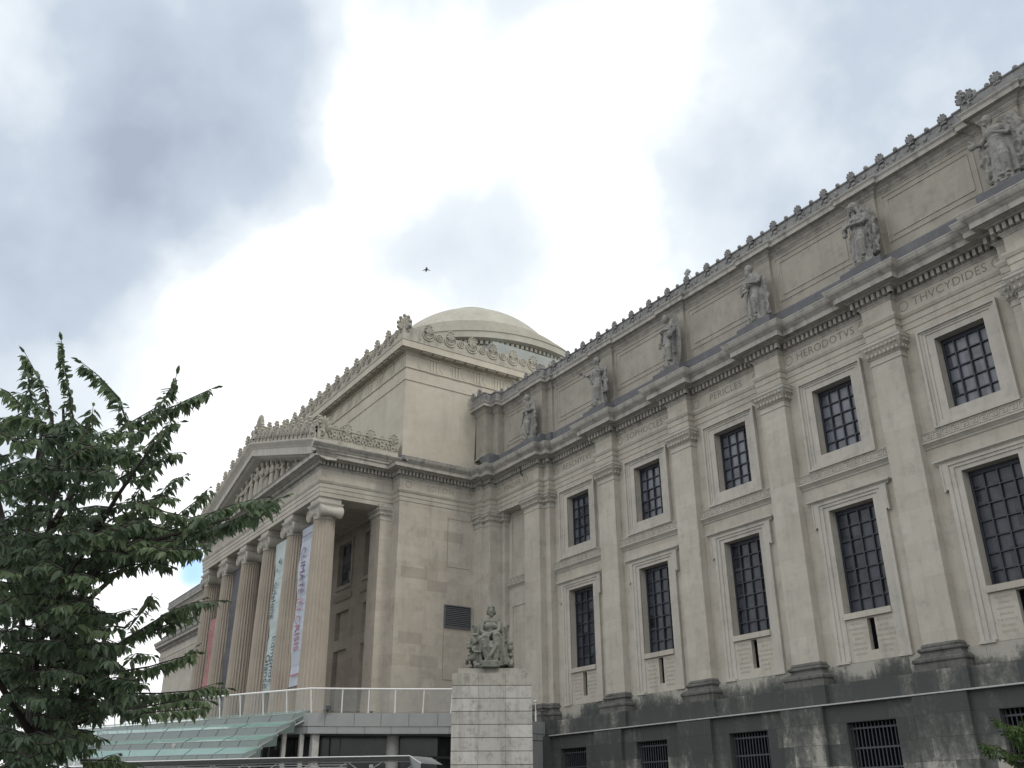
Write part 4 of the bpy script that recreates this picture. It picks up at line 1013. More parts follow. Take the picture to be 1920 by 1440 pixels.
        cloak(mb, [(.34, .24, 2.9), (.52, .24, 2.3), (.62, .2, 1.7)], .5, .12, 3, .04); cloak(mb, [(.5, .05, 2.0), (.6, .05, 1.2), (.6, .05, .4)], .3, .09, 2, .08)
        mb.ell((.95, .02, 1.4), (.22, .2, .3), 10, 7); mb.ell((.9, -.1, .8), (.2, .18, .3), 10, 7); mb.ell((.92, 0, .3), (.3, .25, .3), 10, 7)
    o = mb.build('stone_statue', M['statue'], None, True); remesh(o, .026, 1)
    o.location = (x, y, z); o.scale = (scale,)*3
    tag(o, label, 'statue', 'stone figures standing along the wing cornice'); return o
ZS = 20.11
SY = -.20
statue('bearded', -7.2, -.50, ZS, 'helmeted bearded stone figure at far end of the wing cornice, above the PINDAR frieze', 1.0)
statue('reaching', PX(2)+.08, SY, ZS, 'stone figure stretching out one arm with an open book, between AESCHYLVS and SOPHOCLES', 1.0)
statue('tunic', PX(3)+.08, SY, ZS, 'stone figure in layered tunic with a tall shield behind, between SOPHOCLES and PERICLES', 1.0)
statue('folded', PX(4)+.06, SY, ZS, 'bowed bearded stone figure gathering its mantle in both arms, between PERICLES and HERODOTVS', 1.0)
statue('cloaked', PX(5)+.04, SY, ZS, 'hooded stone woman with folded arms and wavy cloak edge, between HERODOTVS and THVCYDIDES', 1.0)
statue('draped', 22.75, -.42, ZS, 'largest stone figure at the right edge, heavily draped and reaching out a hand beside THVCYDIDES', 1.03)

# pediment figures
def pedfig(x, h, pose, seed):
    rnd = random.Random(seed); mb = MB(); y = -.05; zb = 0
    s = h/2.6
    if pose == 'stand':
        robe(mb, 0, 1.5*s, (.34*s, .22), (.28*s, .2), 9, .06, seed=seed); mb.ell((0, 0, 1.85*s), (.32*s, .24, .42*s), 10, 8)
        mb.ell((rnd.uniform(-.08, .08), -.08, 2.42*s), (.17*s, .18, .22*s), 10, 8)
        arm(mb, (-.3*s, -.05, 2.05*s), (-.45*s, -.2, 1.6*s), (rnd.uniform(-.5, .1)*s, -.3, rnd.uniform(1.4, 2.1)*s), .09*s); arm(mb, (.3*s, -.05, 2.05*s), (.48*s, -.15, 1.65*s), (rnd.uniform(-.1, .7)*s, -.28, rnd.uniform(1.3, 2.2)*s), .09*s)
    else:
        d = 1 if x > XC else -1
        mb.ell((0, 0, .45*s), (.45*s, .28, .45*s), 10, 8); mb.ell((-.1*d*s, -.02, 1.0*s), (.3*s, .24, .45*s), 10, 8); mb.ell((-.1*d*s, -.08, 1.62*s), (.17*s, .18, .21*s), 10, 8)
        limb(mb, [(0, -.1, .5*s), (.55*d*s, -.25, .75*s), (.8*d*s, -.15, .1*s)], [.18*s, .16*s, .1*s]); limb(mb, [(0, -.1, .35*s), (.6*d*s, -.2, .35*s), (1.1*d*s, -.15, .12*s)], [.18*s, .15*s, .1*s])
        arm(mb, (.18*s, -.05, 1.25*s), (.35*s, -.2, .9*s), (.5*d*s, -.3, 1.0*s), .09*s)
    mb.box(-.4*s, .4*s, -.2, .3, -.1, .08)
    o = mb.build('pediment_figure', M['crest_light'], museum); o.matrix_parent_inverse = Matrix.Translation(-OFF); remesh(o, .05, 2); o.location = (x, YP+.05, 19.12); return o
lay = [(-8.6, 1.25, 'sit'), (-7.2, 1.5, 'sit'), (-5.7, 1.75, 'sit'), (-4.5, 1.9, 'stand'), (-3.5, 2.2, 'stand'), (-2.5, 2.35, 'stand'), (-1.5, 2.6, 'stand'), (-.5, 2.75, 'stand'), (.5, 2.8, 'stand'), (1.5, 2.6, 'stand'), (2.5, 2.35, 'stand'), (3.5, 2.1, 'stand'), (4.6, 1.85, 'stand'), (5.8, 1.7, 'sit'), (7.2, 1.45, 'sit'), (8.7, 1.2, 'sit')]
for i, (dx, h, ps) in enumerate(lay): pedfig(XC+dx, h, ps, i+3)

# ------------------------------------------------------------ banners
def banner(x0, x1, y, z0, z1, mat, name_label, builder):
    mb = MB(); n = 24
    for i in range(n):
        a, b = z0+(z1-z0)*i/n, z0+(z1-z0)*(i+1)/n
        f = lambda z: .05*sin(z*1.7+x0)+.02*sin(z*5.1)
        mb.quad((x0, y+f(a), a), (x1, y+f(a)+.02, a), (x1, y+f(b)+.02, b), (x0, y+f(b), b))
    o = mb.build('hanging_banner', mat); sd_ = o.modifiers.new('t', 'SOLIDIFY'); sd_.thickness = .012
    builder(o); rod = MB().tube([(x0-.05, y, z1+.02), (x1+.05, y, z1+.02)], .03, 8).tube([(x0-.05, y, z0-.02), (x1+.05, y, z0-.02)], .03, 8); rod.build('rod', M['greydark'], o)
    tag(o, name_label, 'banner', 'banners hanging between the columns'); return o
DN = (0, 0, -1); 
YBn = -10.35
def b1(o):
    mb = MB(); put_text(mb, 'CLIMATE', .98, (-16.62, YBn-.095, 12.98), DN, EX, NY, fit=2.75, thin=.008); mb.build('banner_text', M['ink_purple'], o)
    mb = MB(); put_text(mb, 'IN CRISIS', .98, (-16.62, YBn-.095, 9.85), DN, EX, NY, fit=2.95, thin=.008); mb.build('banner_text', M['ink_red'], o)
    MB().box(-17.05, -15.3, YBn-.10, YBn-.09, 15.0, 15.06).build('banner_rule', M['ink_purple'], o); MB().box(-17.05, -15.3, YBn-.10, YBn-.09, 7.0, 7.08).build('banner_rule', M['ink_red'], o)
banner(-17.35, -15.2, YBn, 6.45, 15.6, M['ban_white'], 'white banner reading CLIMATE IN CRISIS, between the two nearest columns', b1)
def b2(o):
    mb = MB(); put_text(mb, 'Sidelong', 1.0, (-21.08, YBn-.095, 12.0), DN, EX, NY, fit=2.2); put_text(mb, 'Glance', 1.0, (-21.08, YBn-.095, 7.75), DN, EX, NY, fit=1.95)
    put_text(mb, 'Edmonds:', 1.0, (-20.28, YBn-.095, 8.3), DN, EX, NY, fit=2.8); mb.build('banner_text', M['ink'], o)
    MB().poly([(-20.75, 14.3), (-20.45, 14.55), (-20.5, 14.2)], 'y', YBn-.10, YBn-.09).poly([(-21.0, 13.8), (-20.8, 13.95), (-20.8, 13.7)], 'y', YBn-.10, YBn-.09).build('banner_mark', M['ink'], o)
banner(-21.55, -19.4, YBn, 6.5, 15.6, M['ban_mint'], 'pale green banner reading Sidelong Glance, between the second and third columns', b2)
banner(-30.0, -27.8, YBn, 6.5, 15.6, M['sheet_dark'], 'dark grey sheet hanging between the fourth and fifth columns', lambda o: None)  # plain dark sheet filling the gap between these columns
banner(-34.2, -32.1, YBn, 8.0, 12.9, M['ban_red'], 'red banner between the two farthest columns', lambda o: None)

# ------------------------------------------------------------ pedestal and seated statue
DPED = 36.0
def athd(u, v, D):
    d = ray(u, v); h = hypot(d.x, d.y); return CAM+d*(D/h)
PL, PR = athd(848, 1262, DPED), athd(997, 1262, DPED)
pc0 = (PL+PR)/2; pu = Vector((PR.x-PL.x, PR.y-PL.y, 0)); pwid = pu.length; pu.normalize(); pn = Vector((pu.y, -pu.x, 0))   # outward (towards camera)
ZP = PL.z
ped_e = empty('statue_pedestal', (pc0.x-pn.x*.9, pc0.y-pn.y*.9, -1.6)); ped_e.rotation_euler[2] = atan2(pu.y, pu.x)
tag(ped_e, 'tall pale stone block pedestal carrying the seated statue in front of the terrace', 'pedestal')
hw = pwid/2; dep = 2.1
c_ = 0; ztop = ZP+1.6; course = .452
for q_, (bc_) in enumerate(((.47, .46, .43), (.42, .415, .385), (.52, .51, .48), (.38, .37, .325))): M['pedestal'+str(q_)] = stone('pedestal_stone', bc_, bricks=False, dirt=(.17, .17, .14), dirt_amt=.9, streak=.9, ds=3, fine=10)
for i in range(13):
    z1 = ztop-i*course
    if z1 <= 0: break
    z0 = max(0, z1-course+.022)
    js = (-hw, -hw+.97*pwid/2.95, -hw+1.98*pwid/2.95, hw) if i % 2 == 0 or True else None
    for bi, (a, b) in enumerate(zip(js[:-1], js[1:])):
        g = MB().box(a+.004, b-.004, -.9, dep-.9, z0, z1); v_ = (i*3+bi*5+(i*bi) % 4) % 4
        g.build('stone_block', M['pedestal'+str(3 if i < 1 else v_ % 3)], ped_e)
    g = MB().box(-hw+.04, hw-.04, -.86, dep-.94, z0-.025, z1-.002); g.build('core_block', M['joint'], ped_e)
g = MB().box(-hw*.855, hw*.855, -.72, dep-1.05, ztop+.002, ztop+.20); g.build('top_slab', M['pedestal3'], ped_e)

def seated():
    mb = MB()
    # throne
    mb.box(-.66, .66, -.1, .62, 0, .85); mb.box(-.62, .62, .30, .62, .8, 1.55)
    for sg in (-1, 1):
        mb.tube([(sg*.60, .38, .9), (sg*.64, .36, 1.35), (sg*.72, .34, 1.60)], [.10, .085, .07], 8); mb.tube([(sg*.66, -.05, .88), (sg*.64, .35, .95)], [.12, .1], 8)
        mb.ell((sg*.73, .32, 1.60), (.06, .06, .06), 8, 6)
    mb.tube([(-.7, .36, 1.58), (-.4, .45, 1.45), (.4, .45, 1.45), (.7, .36, 1.58)], [.06, .08, .08, .06], 8)
    # plinth steps
    mb.box(-.35, .35, -.95, -.4, 0, .22)
    # torso
    mb.ell((0, .08, 1.12), (.33, .27, .30), 14, 9); mb.ell((0, .05, 1.45), (.30, .21, .36), 14, 9); mb.ell((0, .04, 1.68), (.37, .18, .15), 14, 8)
    for sg in (-1, 1): mb.ell((sg*.13, -.12, 1.50), (.12, .11, .12), 10, 7)
    # thighs / knees / shins with drapery
    mb.tube([(-.14, .1, 1.0), (-.24, -.35, 1.02), (-.22, -.52, .96)], [.22, .20, .17], 12); mb.tube([(-.22, -.52, .96), (-.16, -.55, .5), (-.06, -.62, .2)], [.17, .16, .12], 12)
    mb.tube([(.14, .1, 1.0), (.26, -.38, 1.08), (.28, -.56, 1.03)], [.22, .20, .18], 12); mb.tube([(.28, -.56, 1.03), (.24, -.58, .55), (.14, -.66, .16)], [.18, .17, .13], 12)
    mb.ell((.06, -.80, .10), (.08, .18, .07), 8, 6); mb.ell((.22, -.72, .09), (.07, .15, .06), 8, 6)
    for i in range(9):
        a = i/8; x0 = -.34+.66*a; sag = .10*sin(pi*a)
        mb.tube([(x0, -.50, 1.02-sag), (x0*.75+.02, -.66-.05*sin(i*1.9), .70), (x0*.55+.03+.05*sin(i*2.2), -.62-.07*cos(i*2.3), .34), (x0*1.05+.08, -.74+.06*sin(i*1.3), .06)], [.045, .055+.02*sin(i*3), .05, .055], 7)
    # broad folds sweeping from her left knee to her right foot
    for k_ in range(5):
        mb.tube([(.34-.06*k_, -.58, .98-.10*k_), (.20-.07*k_, -.78, .66-.09*k_), (-.02-.06*k_, -.82, .36-.05*k_), (-.16-.02*k_, -.78, .12)], [.05, .06, .06, .045], 7)
    mb.tube([(-.36, -.42, .98), (-.42, -.46, .6), (-.36, -.52, .12)], [.09, .07, .08], 8); mb.tube([(.40, -.44, 1.0), (.46, -.50, .55), (.42, -.58, .08)], [.10, .09, .10], 8)
    for q in ([(.30, .0, 1.15), (.55, -.2, .9), (.62, -.35, .45), (.78, -.45, .08)], [(.45, .05, 1.0), (.66, -.1, .7), (.74, -.2, .3), (.84, -.3, .05)], [(.2, -.2, 1.18), (.44, -.42, 1.0), (.50, -.5, .6), (.6, -.6, .1)]): mb.tube(q, [.10, .12, .12, .10], 8)
    # peacock body and tail at the viewer's right
    mb.ell((.72, -.1, .62), (.15, .25, .26), 10, 8); mb.tube([(.70, -.25, .78), (.66, -.35, 1.0)], [.08, .05], 8)
    for k in range(5): mb.tube([(.80, .1, .7-.05*k), (.86, -.05-.1*k, .4-.04*k), (.88-.02*k, -.25-.12*k, .08)], [.08, .09, .06], 7)
    # mantle behind the shoulders
    for sg in (-1, 1): mb.tube([(sg*.28, .12, 1.76), (sg*.44, .12, 1.5), (sg*.50, .10, 1.15), (sg*.52, .05, .95)], [.10, .11, .10, .09], 9)
    mb.tube([(-.5, .0, 1.12), (-.2, -.22, 1.12), (.2, -.22, 1.14), (.5, .0, 1.08)], [.08, .09, .09, .08], 9)
    # arms: her left crosses to the right wrist in the lap
    arm(mb, (.34, .02, 1.64), (.33, -.18, 1.32), (-.02, -.38, 1.22), .085); arm(mb, (-.34, .02, 1.64), (-.38, -.1, 1.30), (-.14, -.36, 1.20), .085)
    mb.box(-.36, .02, -.46, -.30, 1.14, 1.2)
    # standing child with book at the viewer's left
    mb.tube([(-.60, -.35, .0), (-.58, -.36, .35), (-.56, -.34, .50)], [.07, .09, .12], 9); mb.tube([(-.44, -.40, .0), (-.46, -.38, .32), (-.52, -.34, .48)], [.06, .09, .12], 9)
    mb.ell((-.55, -.32, .66), (.15, .12, .22), 10, 8); mb.ell((-.43, -.38, .98), (.13, .13, .15), 12, 8); mb.tube([(-.5, -.34, .85), (-.44, -.38, .95)], .06, 8)
    mb.tube([(-.66, -.36, .78), (-.72, -.5, .6), (-.52, -.56, .58)], [.06, .05, .04], 8); mb.box(-.66, -.36, -.64, -.50, .52, .58)
    # rocky, leafy mass behind the child
    rnd = random.Random(5)
    for i in range(30):
        zz = rnd.uniform(.05, .9); mb.ell((.80+rnd.uniform(-.10, .14)-zz*.14, rnd.uniform(-.45, .25), zz), (rnd.uniform(.06, .13), .1, rnd.uniform(.06, .16)), 7, 5)
    for i in range(44):
        zz = rnd.uniform(.05, 1.15); mb.ell((-.84+rnd.uniform(-.16, .16)+zz*.14, rnd.uniform(-.45, .25), zz), (rnd.uniform(.06, .13), .1, rnd.uniform(.05, .12)), 7, 5)
    for i in range(8): mb.ell((-.30-rnd.uniform(0, .5), -.5-rnd.uniform(0, .2), rnd.uniform(.02, .2)), (.10, .10, .07), 7, 5)
    # head with mural crown
    head(mb, (.02, -.04, 2.02), .86, 'short', radians(14))
    for i in range(9):
        a = 2*pi*i/9; mb.box(.02+.12*cos(a)-.022, .02+.12*cos(a)+.022, -.02+.12*sin(a)-.022, -.02+.12*sin(a)+.022, 2.14, 2.235+.02*(i%2))
    mb.ring((.02, -.02, 2.16), .13, .035, 'z', 16, 6)
    for i in range(10):
        a = pi*i/9; mb.ell((.02+.15*cos(a), .02+.12*sin(a), 2.02-.05*sin(a*3)), (.06, .06, .07), 6, 5)
    o = mb.build('seated_statue', M['seated'], None, True); remesh(o, .017, 1); return o
ss = seated(); k_ = 1.10
ss.location = (pc0.x-pn.x*.92-pu.x*0.06, pc0.y-pn.y*.92-pu.y*.06, ZP+.20); ss.rotation_euler[2] = atan2(pu.y, pu.x); ss.scale = (k_*.86, k_, k_)
tag(ss, 'weathered stone woman on a throne, a child at her knee, on the block pedestal', 'statue')

# ------------------------------------------------------------ terrace
TZ = 4.2
tp = [Vector((p.x, p.y)) for p in (at(1034, 1359, 'z', TZ-.1), at(1010, 1353, 'z', TZ), at(848, 1337, 'z', TZ), at(740, 1337, 'z', TZ), at(640, 1336.5, 'z', TZ), at(580, 1336, 'z', TZ))]
last = tp[-1]; dirn = (tp[-1]-tp[-2]).normalized()
tp += [last+Vector((-4, -2.0)), last+Vector((-12, -5.5)), last+Vector((-20, -7))]
ptl = [(p.x, p.y) for p in tp][::-1]       # travel left to right, outward to the viewer
ter = empty('entrance_terrace', (ptl[3][0], ptl[3][1], -1.6)); tag(ter, 'curved grey-clad terrace over the dark glazed lobby, in front of the portico', 'terrace')
TI = Matrix.Translation(-Vector((ptl[3][0], ptl[3][1], -1.6)))
def tpart(mb, name, mat):
    o = mb.build(name, mat, ter); o.matrix_parent_inverse = TI; return o
tpart(MB().sweep(ptl, [(0, 3.62), (0, TZ), (-5, TZ), (-5, TZ-.05)]), 'fascia_panel', M['clad'])
tpart(MB().sweep(ptl, [(-.05, 3.615), (-.03, 3.60), (-.03, 3.30), (-3.4, 3.29)]), 'lower_fascia_panel', M['clad'])
jm = MB()
for i in range(len(tp)-1):
    a, b = tp[i], tp[i+1]; ln = (b-a).length; n = max(1, int(ln/1.0)); t = (b-a)/ln; nv = Vector((-t.y, t.x))
    if nv.dot(Vector((CAM.x, CAM.y))-a) < 0: nv = -nv
    for j in range(n):
        q = a+t*(ln*(j+.5)/n)+nv*.003; jm.obox((q.x, q.y, 3.91), (t.x*.012, t.y*.012, 0), (nv.x*.004, nv.y*.004, 0), (0, 0, .28))
        q = a+t*(ln*(j+.1)/n)-nv*.025; jm.obox((q.x, q.y, 3.45), (t.x*.010, t.y*.010, 0), (nv.x*.004, nv.y*.004, 0), (0, 0, .15))
tpart(jm, 'panel_joint', M['joint'])
tpart(MB().sweep(ptl, [(-1.6, -1.6), (-1.6, 3.3), (-1.9, 3.3), (-1.9, -1.6)]), 'lobby_glass', M['darkglass'])
gm = MB()
for i in range(1, len(tp)-1):
    a, b = tp[i], tp[i+1]; ln = (b-a).length; n = max(1, int(ln/1.6)); t = (b-a)/ln; nv = Vector((-t.y, t.x))
    if nv.dot(Vector((CAM.x, CAM.y))-a) < 0: nv = -nv
    for j in range(n):
        q = a+t*(ln*j/n)-nv*1.57; gm.obox((q.x, q.y, .85), (t.x*.025, t.y*.025, 0), (nv.x*.02, nv.y*.02, 0), (0, 0, 2.4))
    q0 = a-nv*1.57; q1 = b-nv*1.57
    for z in (2.35,): gm.tube([(q0.x, q0.y, z), (q1.x, q1.y, z)], .05, 4)
tpart(gm, 'glazing_bar', M['greydark'])
# round white post and slim posts under the terrace
pp = at(739, 1378, 'z', 3.3); tpart(MB().lathe((pp.x-.5, pp.y+.2, 0), [(.30, -1.6), (.30, 3.32)], 32), 'round_post', M['concrete'])
sp_ = MB()
for u in (513, 546, 571):
    q = at(u, 1380, 'z', 3.2); w = .09 if u < 560 else .16; sp_.box(q.x-w, q.x+w, q.y-w+.5, q.y+w+.5, -1.6, 3.35)
tpart(sp_, 'square_post', M['concrete'])
# pier at the right end
c0 = tp[0]; c1 = tp[1]; tdir = (c1-c0).normalized(); nv = Vector((-tdir.y, tdir.x)); 
if nv.dot(Vector((CAM.x, CAM.y))-c0) < 0: nv = -nv
cc = c0+tdir*1.2-nv*.5
tpart(MB().obox((cc.x, cc.y, .85), (tdir.x*1.1, tdir.y*1.1, 0), (nv.x*.45, nv.y*.45, 0), (0, 0, 2.42)), 'end_pier', M['clad'])
# railing
ral = empty('terrace_railing', (ptl[3][0], ptl[3][1], TZ)); tag(ral, 'white metal railing with leaning posts along the terrace edge', 'railing')
RI = Matrix.Translation(-Vector((ptl[3][0], ptl[3][1], TZ)))
def rpart(mb, name, mat): o = mb.build(name, mat, ral); o.matrix_parent_inverse = RI; return o
fx = MB(); hr = 1.06; lean = .16
def offs(pth, d):
    out_ = []
    for i, p in enumerate(pth):
        a = pth[max(i-1, 0)]; b = pth[min(i+1, len(pth)-1)]; t = (b-a).normalized(); n_ = Vector((t.y, -t.x)); out_.append(p+n_*d)
    return out_
rt0 = [Vector(p) for p in ptl]; inner = offs(rt0, -.15); rp0 = inner[:-3]; rtop = offs(rt0, -.15+lean)[:-3]
rp0.append(inner[-3]); rtop.append(offs(rt0, -.15+lean)[-3])
rpart(MB().tube([(p.x, p.y, TZ+hr) for p in rtop], .045, 6), 'top_rail', M['whitemetal'])
for i in range(len(rp0)-1):
    a, b = rp0[i], rp0[i+1]; A, B_ = rtop[i], rtop[i+1]; n = max(1, round((b-a).length/1.45))
    for j in range(n+1 if i == len(rp0)-2 else n):
        p = a.lerp(b, j/n); q = A.lerp(B_, j/n); rpart(MB().tube([(p.x, p.y, TZ), (q.x, q.y, TZ+hr)], .032, 6), 'post', M['whitemetal'])
gl = MB()
for i in range(len(rp0)-1):
    gl.quad((rp0[i].x, rp0[i].y, TZ+.08), (rp0[i+1].x, rp0[i+1].y, TZ+.08), (rtop[i+1].x, rtop[i+1].y, TZ+hr-.06), (rtop[i].x, rtop[i].y, TZ+hr-.06))
rpart(gl, 'glass_panel', M['glass_clear'])
# short rail beyond the pedestal
r2 = MB(); a = tp[0]-nv*.2; b = tp[1]-nv*.2
r2.tube([(a.x, a.y, TZ+.55), (b.x+tdir.x*.4, b.y+tdir.y*.4, TZ+.55)], .025, 6)
q = a.lerp(b, .45); r2.tube([(q.x, q.y, TZ-.1), (q.x, q.y, TZ+.55)], .02, 6)
rpart(r2, 'end_rail', M['greydark'])
q = a.lerp(b, 1.0); w_ = MB().tube([(q.x, q.y, TZ-.05), (q.x, q.y, TZ+.6)], .045, 6); w_.tube([(q.x, q.y, TZ+.6), (q.x, q.y, TZ+.95)], .02, 6); w_.ell((q.x, q.y, TZ+1.0), (.10, .10, .06), 8, 6); rpart(w_, 'end_post', M['whitemetal'])
# floodlights on the terrace
for (u, v, s, lab) in ((611, 1330, .17, 'dark floodlight standing on the terrace edge behind the railing, the larger one at left'), (693, 1335, .10, 'small dark floodlight low on the terrace edge behind the railing')):
    q = at(u, v, 'z', TZ+.1); e_ = empty('floodlight', (q.x-.3, q.y+.2, TZ)); tag(e_, lab, 'floodlight')
    MB().box(-s, s, -s*.7, s*.7, s*.5, s*1.7).build('lamp_housing', M['greydark'], e_); MB().box(-s*.25, s*.25, -s*.2, s*.2, 0, s*.5).build('mounting_foot', M['greydark'], e_); MB().box(-s*.85, s*.85, -s*.72-.01, -s*.7, s*.65, s*1.55).build('lens', M['darkglass'], e_)

# ------------------------------------------------------------ stepped glass canopy
can = empty('glass_canopy', (-14, -17, -1.6)); tag(can, 'stepped green glass entrance canopy below the portico columns', 'canopy')
CI = Matrix.Translation(-Vector((-14, -17, -1.6)))
def cpart(mb, name, mat, **k): o = mb.build(name, mat, can, **k); o.matrix_parent_inverse = CI; return o
tiers = [((583, 1331), (188, 1361), 4.35, (553, 1337.8), (196, 1364.5)), ((553, 1351.6), (204, 1370), 3.88, (522, 1362), (204, 1377)), ((520.5, 1376), (175.5, 1392), 3.33, (489, 1387), (175.5, 1398)), ((490, 1400), (208, 1407), 2.78, (457, 1413), (208, 1420))]
prev = None
def ext(a, b, f): return a+(b-a)*f
A0 = at(583, 1331, 'z', 4.35); B0 = at(188, 1361, 'z', 4.35); od = Vector((A0.y-B0.y, -(A0.x-B0.x), 0)).normalized()
if od.dot(CAM-A0) < 0: od = -od
def atp(px, off):
    d = ray(*px); return CAM+d*(((A0+od*off-CAM).dot(od))/d.dot(od))
for i, (R0, L0, z, R1, L1) in enumerate(tiers):
    a, b = atp(R0, .85*i), atp(L0, .85*i); c, d = atp(R1, .85*i+.62), atp(L1, .85*i+.62)
    b = ext(a, b, 1.5); d = ext(c, d, 1.5)
    tr = MB(); n = 7
    for j in range(n):
        t0, t1 = j/n+.002, (j+1)/n-.002; tr.quad(a.lerp(b, t0), a.lerp(b, t1), d.lerp(c, 1-t1), d.lerp(c, 1-t0))
    cpart(tr, 'sloped_glass_tier', M['glass_green'])
    ri = MB(); dn = Vector((0, 0, -.36))+od*.2
    for j in range(n*2):
        t0, t1 = j/(2*n)+.001, (j+1)/(2*n)-.001; p, q = c.lerp(d, t0), c.lerp(d, t1); ri.quad(p, q, q+dn, p+dn)
    cpart(ri, 'glass_riser', M['glass_grey'])
    cpart(MB().tube([a, b], .02, 5).tube([c, d], .018, 5), 'edge_bead', M['clad'])
    cpart(MB().quad(a, c, c+dn, a+Vector((0, 0, -.5))), 'end_glass', M['glass_grey'])
    cpart(MB().tube([a+Vector((-.05, .05, -.05)), c+dn], .045, 5), 'end_strut', M['clad'])
    tiers[i] = (a, b, c, d)
# raking truss at its right end
tr = MB(); a = tiers[1][2]; b = at(449, 1436, 'z', 1.9)
tr.tube([tiers[0][0]+Vector((0, 0, -.35)), a+Vector((0, 0, -.3)), tiers[3][2]+Vector((0, 0, -.3)), b], .05, 6)
for k in range(5):
    t = k/5; p = a.lerp(b, t); tr.tube([p, p+Vector((-1.2, .4, -.9))], .035, 5)
cpart(tr, 'canopy_truss', M['clad'])
gw = MB(); 
for u in (320, 400, 470): 
    q = at(u, 1420, 'z', 2.4); gw.box(q.x-.1, q.x+.1, q.y, q.y+.2, -1.6, 3.0)
cpart(gw, 'canopy_post', M['concrete'])
cpart(MB().quad(*[tuple(v) for v in (tiers[3][2]+Vector((0, .6, -.35)), tiers[3][3]+Vector((0, .6, -.35)), Vector((tiers[3][3].x, tiers[3][3].y+.6, -1.6)), Vector((tiers[3][2].x, tiers[3][2].y+.6, -1.6)))]), 'canopy_front_glass', M['glass_grey'])

# ------------------------------------------------------------ low steel entrance roof at the bottom
lo_e = empty('steel_entrance_roof', (4, -14, -1.6)); tag(lo_e, 'thin steel roof edge with truss rods along the bottom of the view', 'metal roof')
LI = Matrix.Translation(-Vector((4, -14, -1.6)))
def lpart(mb, name, mat): o = mb.build(name, mat, lo_e); o.matrix_parent_inverse = LI; return o
ZL = 2.05
e0 = at(150, 1431, 'z', ZL); e1 = at(500, 1421.5, 'z', ZL); e2 = at(768, 1417, 'z', ZL); e3 = at(789, 1431, 'z', ZL-.35)
back = Vector((-.25, .45, 0)).normalized()
sl_ = MB()
d2 = Vector((0, 0, -.14))
sl_.add([e0, e1, e2, e2+back*1.6+Vector((0, 0, .05)), e1+back*1.6+Vector((0, 0, .05)), e0+back*1.6+Vector((0, 0, .05))], [(0, 1, 4, 5), (1, 2, 3, 4)])
sl_.add([e0, e1, e2, e2+d2+back*.35, e1+d2+back*.35, e0+d2+back*.35], [(0, 1, 4, 5), (1, 2, 3, 4)])
sl_.add([e2, e3, e3+back*1.6, e2+back*1.6], [(0, 1, 2, 3)]); sl_.add([e2, e3, e3+Vector((0, 0, -.7)), e2+d2+back*.3+Vector((0, 0, -.7))], [(0, 1, 2, 3)])
lpart(sl_, 'roof_sheet', M['clad'])
lpart(MB().tube([e0, e1, e2, e3], .022, 6), 'edge_trim', M['whitemetal'])
tr = MB(); base = [e0.lerp(e1, t/6) for t in range(6)]+[e1.lerp(e2, t/4) for t in range(5)]
lows = [p+Vector((0, 0, -.62))+back*.7 for p in base]; tops = [p+Vector((0, 0, -.16))+back*.7 for p in base]
for i in range(len(base)-1):
    mid_ = (lows[i]+lows[i+1])/2; tr.tube([tops[i], mid_], .022, 5); tr.tube([mid_, tops[i+1]], .022, 5)
tr.tube(tops, .03, 5); tr.tube(lows, .03, 5)
for dz in (.0, .1): tr.tube([p+Vector((0, 0, -.1-dz)) for p in tops[:-2]], .022, 5)
lpart(tr, 'truss_rods', M['whitemetal'])
lb = at(696, 1437, 'z', ZL-.35); lpart(MB().box(lb.x-.06, lb.x+.06, lb.y-.06, lb.y+.06, lb.z-.05, lb.z+.07), 'junction_box', M['whitemetal'])

# ------------------------------------------------------------ small things
q = at(1289, 511, 'y', .5); f0 = at(1299, 524, 'y', .5)
fl = empty('parapet_floodlight', (f0.x, .5, 24.55)); tag(fl, 'square floodlight on a thin bent arm above the wing cresting', 'floodlight')
FI = Matrix.Translation(-Vector((f0.x, .5, 24.55)))
o = MB().tube([(f0.x+.02, .5, 24.55), (f0.x-.02, .48, f0.z+.05), (q.x+.06, .42, q.z-.02)], .018, 6).build('arm', M['clad'], fl); o.matrix_parent_inverse = FI
o = MB().obox(q, (.13, 0, .09), (.02, .06, 0), (-.07, 0, .10)).build('lamp_head', M['clad'], fl); o.matrix_parent_inverse = FI
bc = atd(799.5, 505, 60)
bd = MB(); r_, u_, f_ = CR*.62, CU*.62, CF*.62
bd.ell(bc, (.07, .07, .19), 8, 6, (u_*.8+f_*.5+r_*.1).normalized().to_track_quat('Z', 'Y').to_matrix())
for sg in (-1, 1):
    w0 = bc+u_*.08; w1 = bc+r_*sg*.22-u_*.02; w2 = bc+r_*sg*.45-u_*.16; th = f_*.01
    bd.add([w0, w1, w2, bc+r_*sg*.2-u_*.12, bc-u_*.05, w0+th, w1+th, w2+th, bc+r_*sg*.2-u_*.12+th, bc-u_*.05+th], [(0, 1, 2, 3, 4), (9, 8, 7, 6, 5), (0, 5, 6, 1), (1, 6, 7, 2), (2, 7, 8, 3), (3, 8, 9, 4)])
bd.add([bc-u_*.1, bc-u_*.3-r_*.1, bc-u_*.3+r_*.0], [(0, 1, 2)])
o = bd.build('flying_bird', M['feather']); tag(o, 'small dark bird gliding in the cloudy sky left of the dome', 'bird')
cbk = MB(); pts = [at(974+dx, 873+dy, 'y', -.95) for dx, dy in ((0, 2), (3, 8), (2, 14), (6, 20))]; cbk.tube(pts, .028, 6)
o = cbk.build('dangling_cable', M['black']); tag(o, 'short black cable dangling from the cornice above PINDAR', 'cable')
# low white service pipe beside pedestal and wall at lower right
lw = MB().box(19.5, XE, -7.5, -7.1, -1.6, 1.42); 
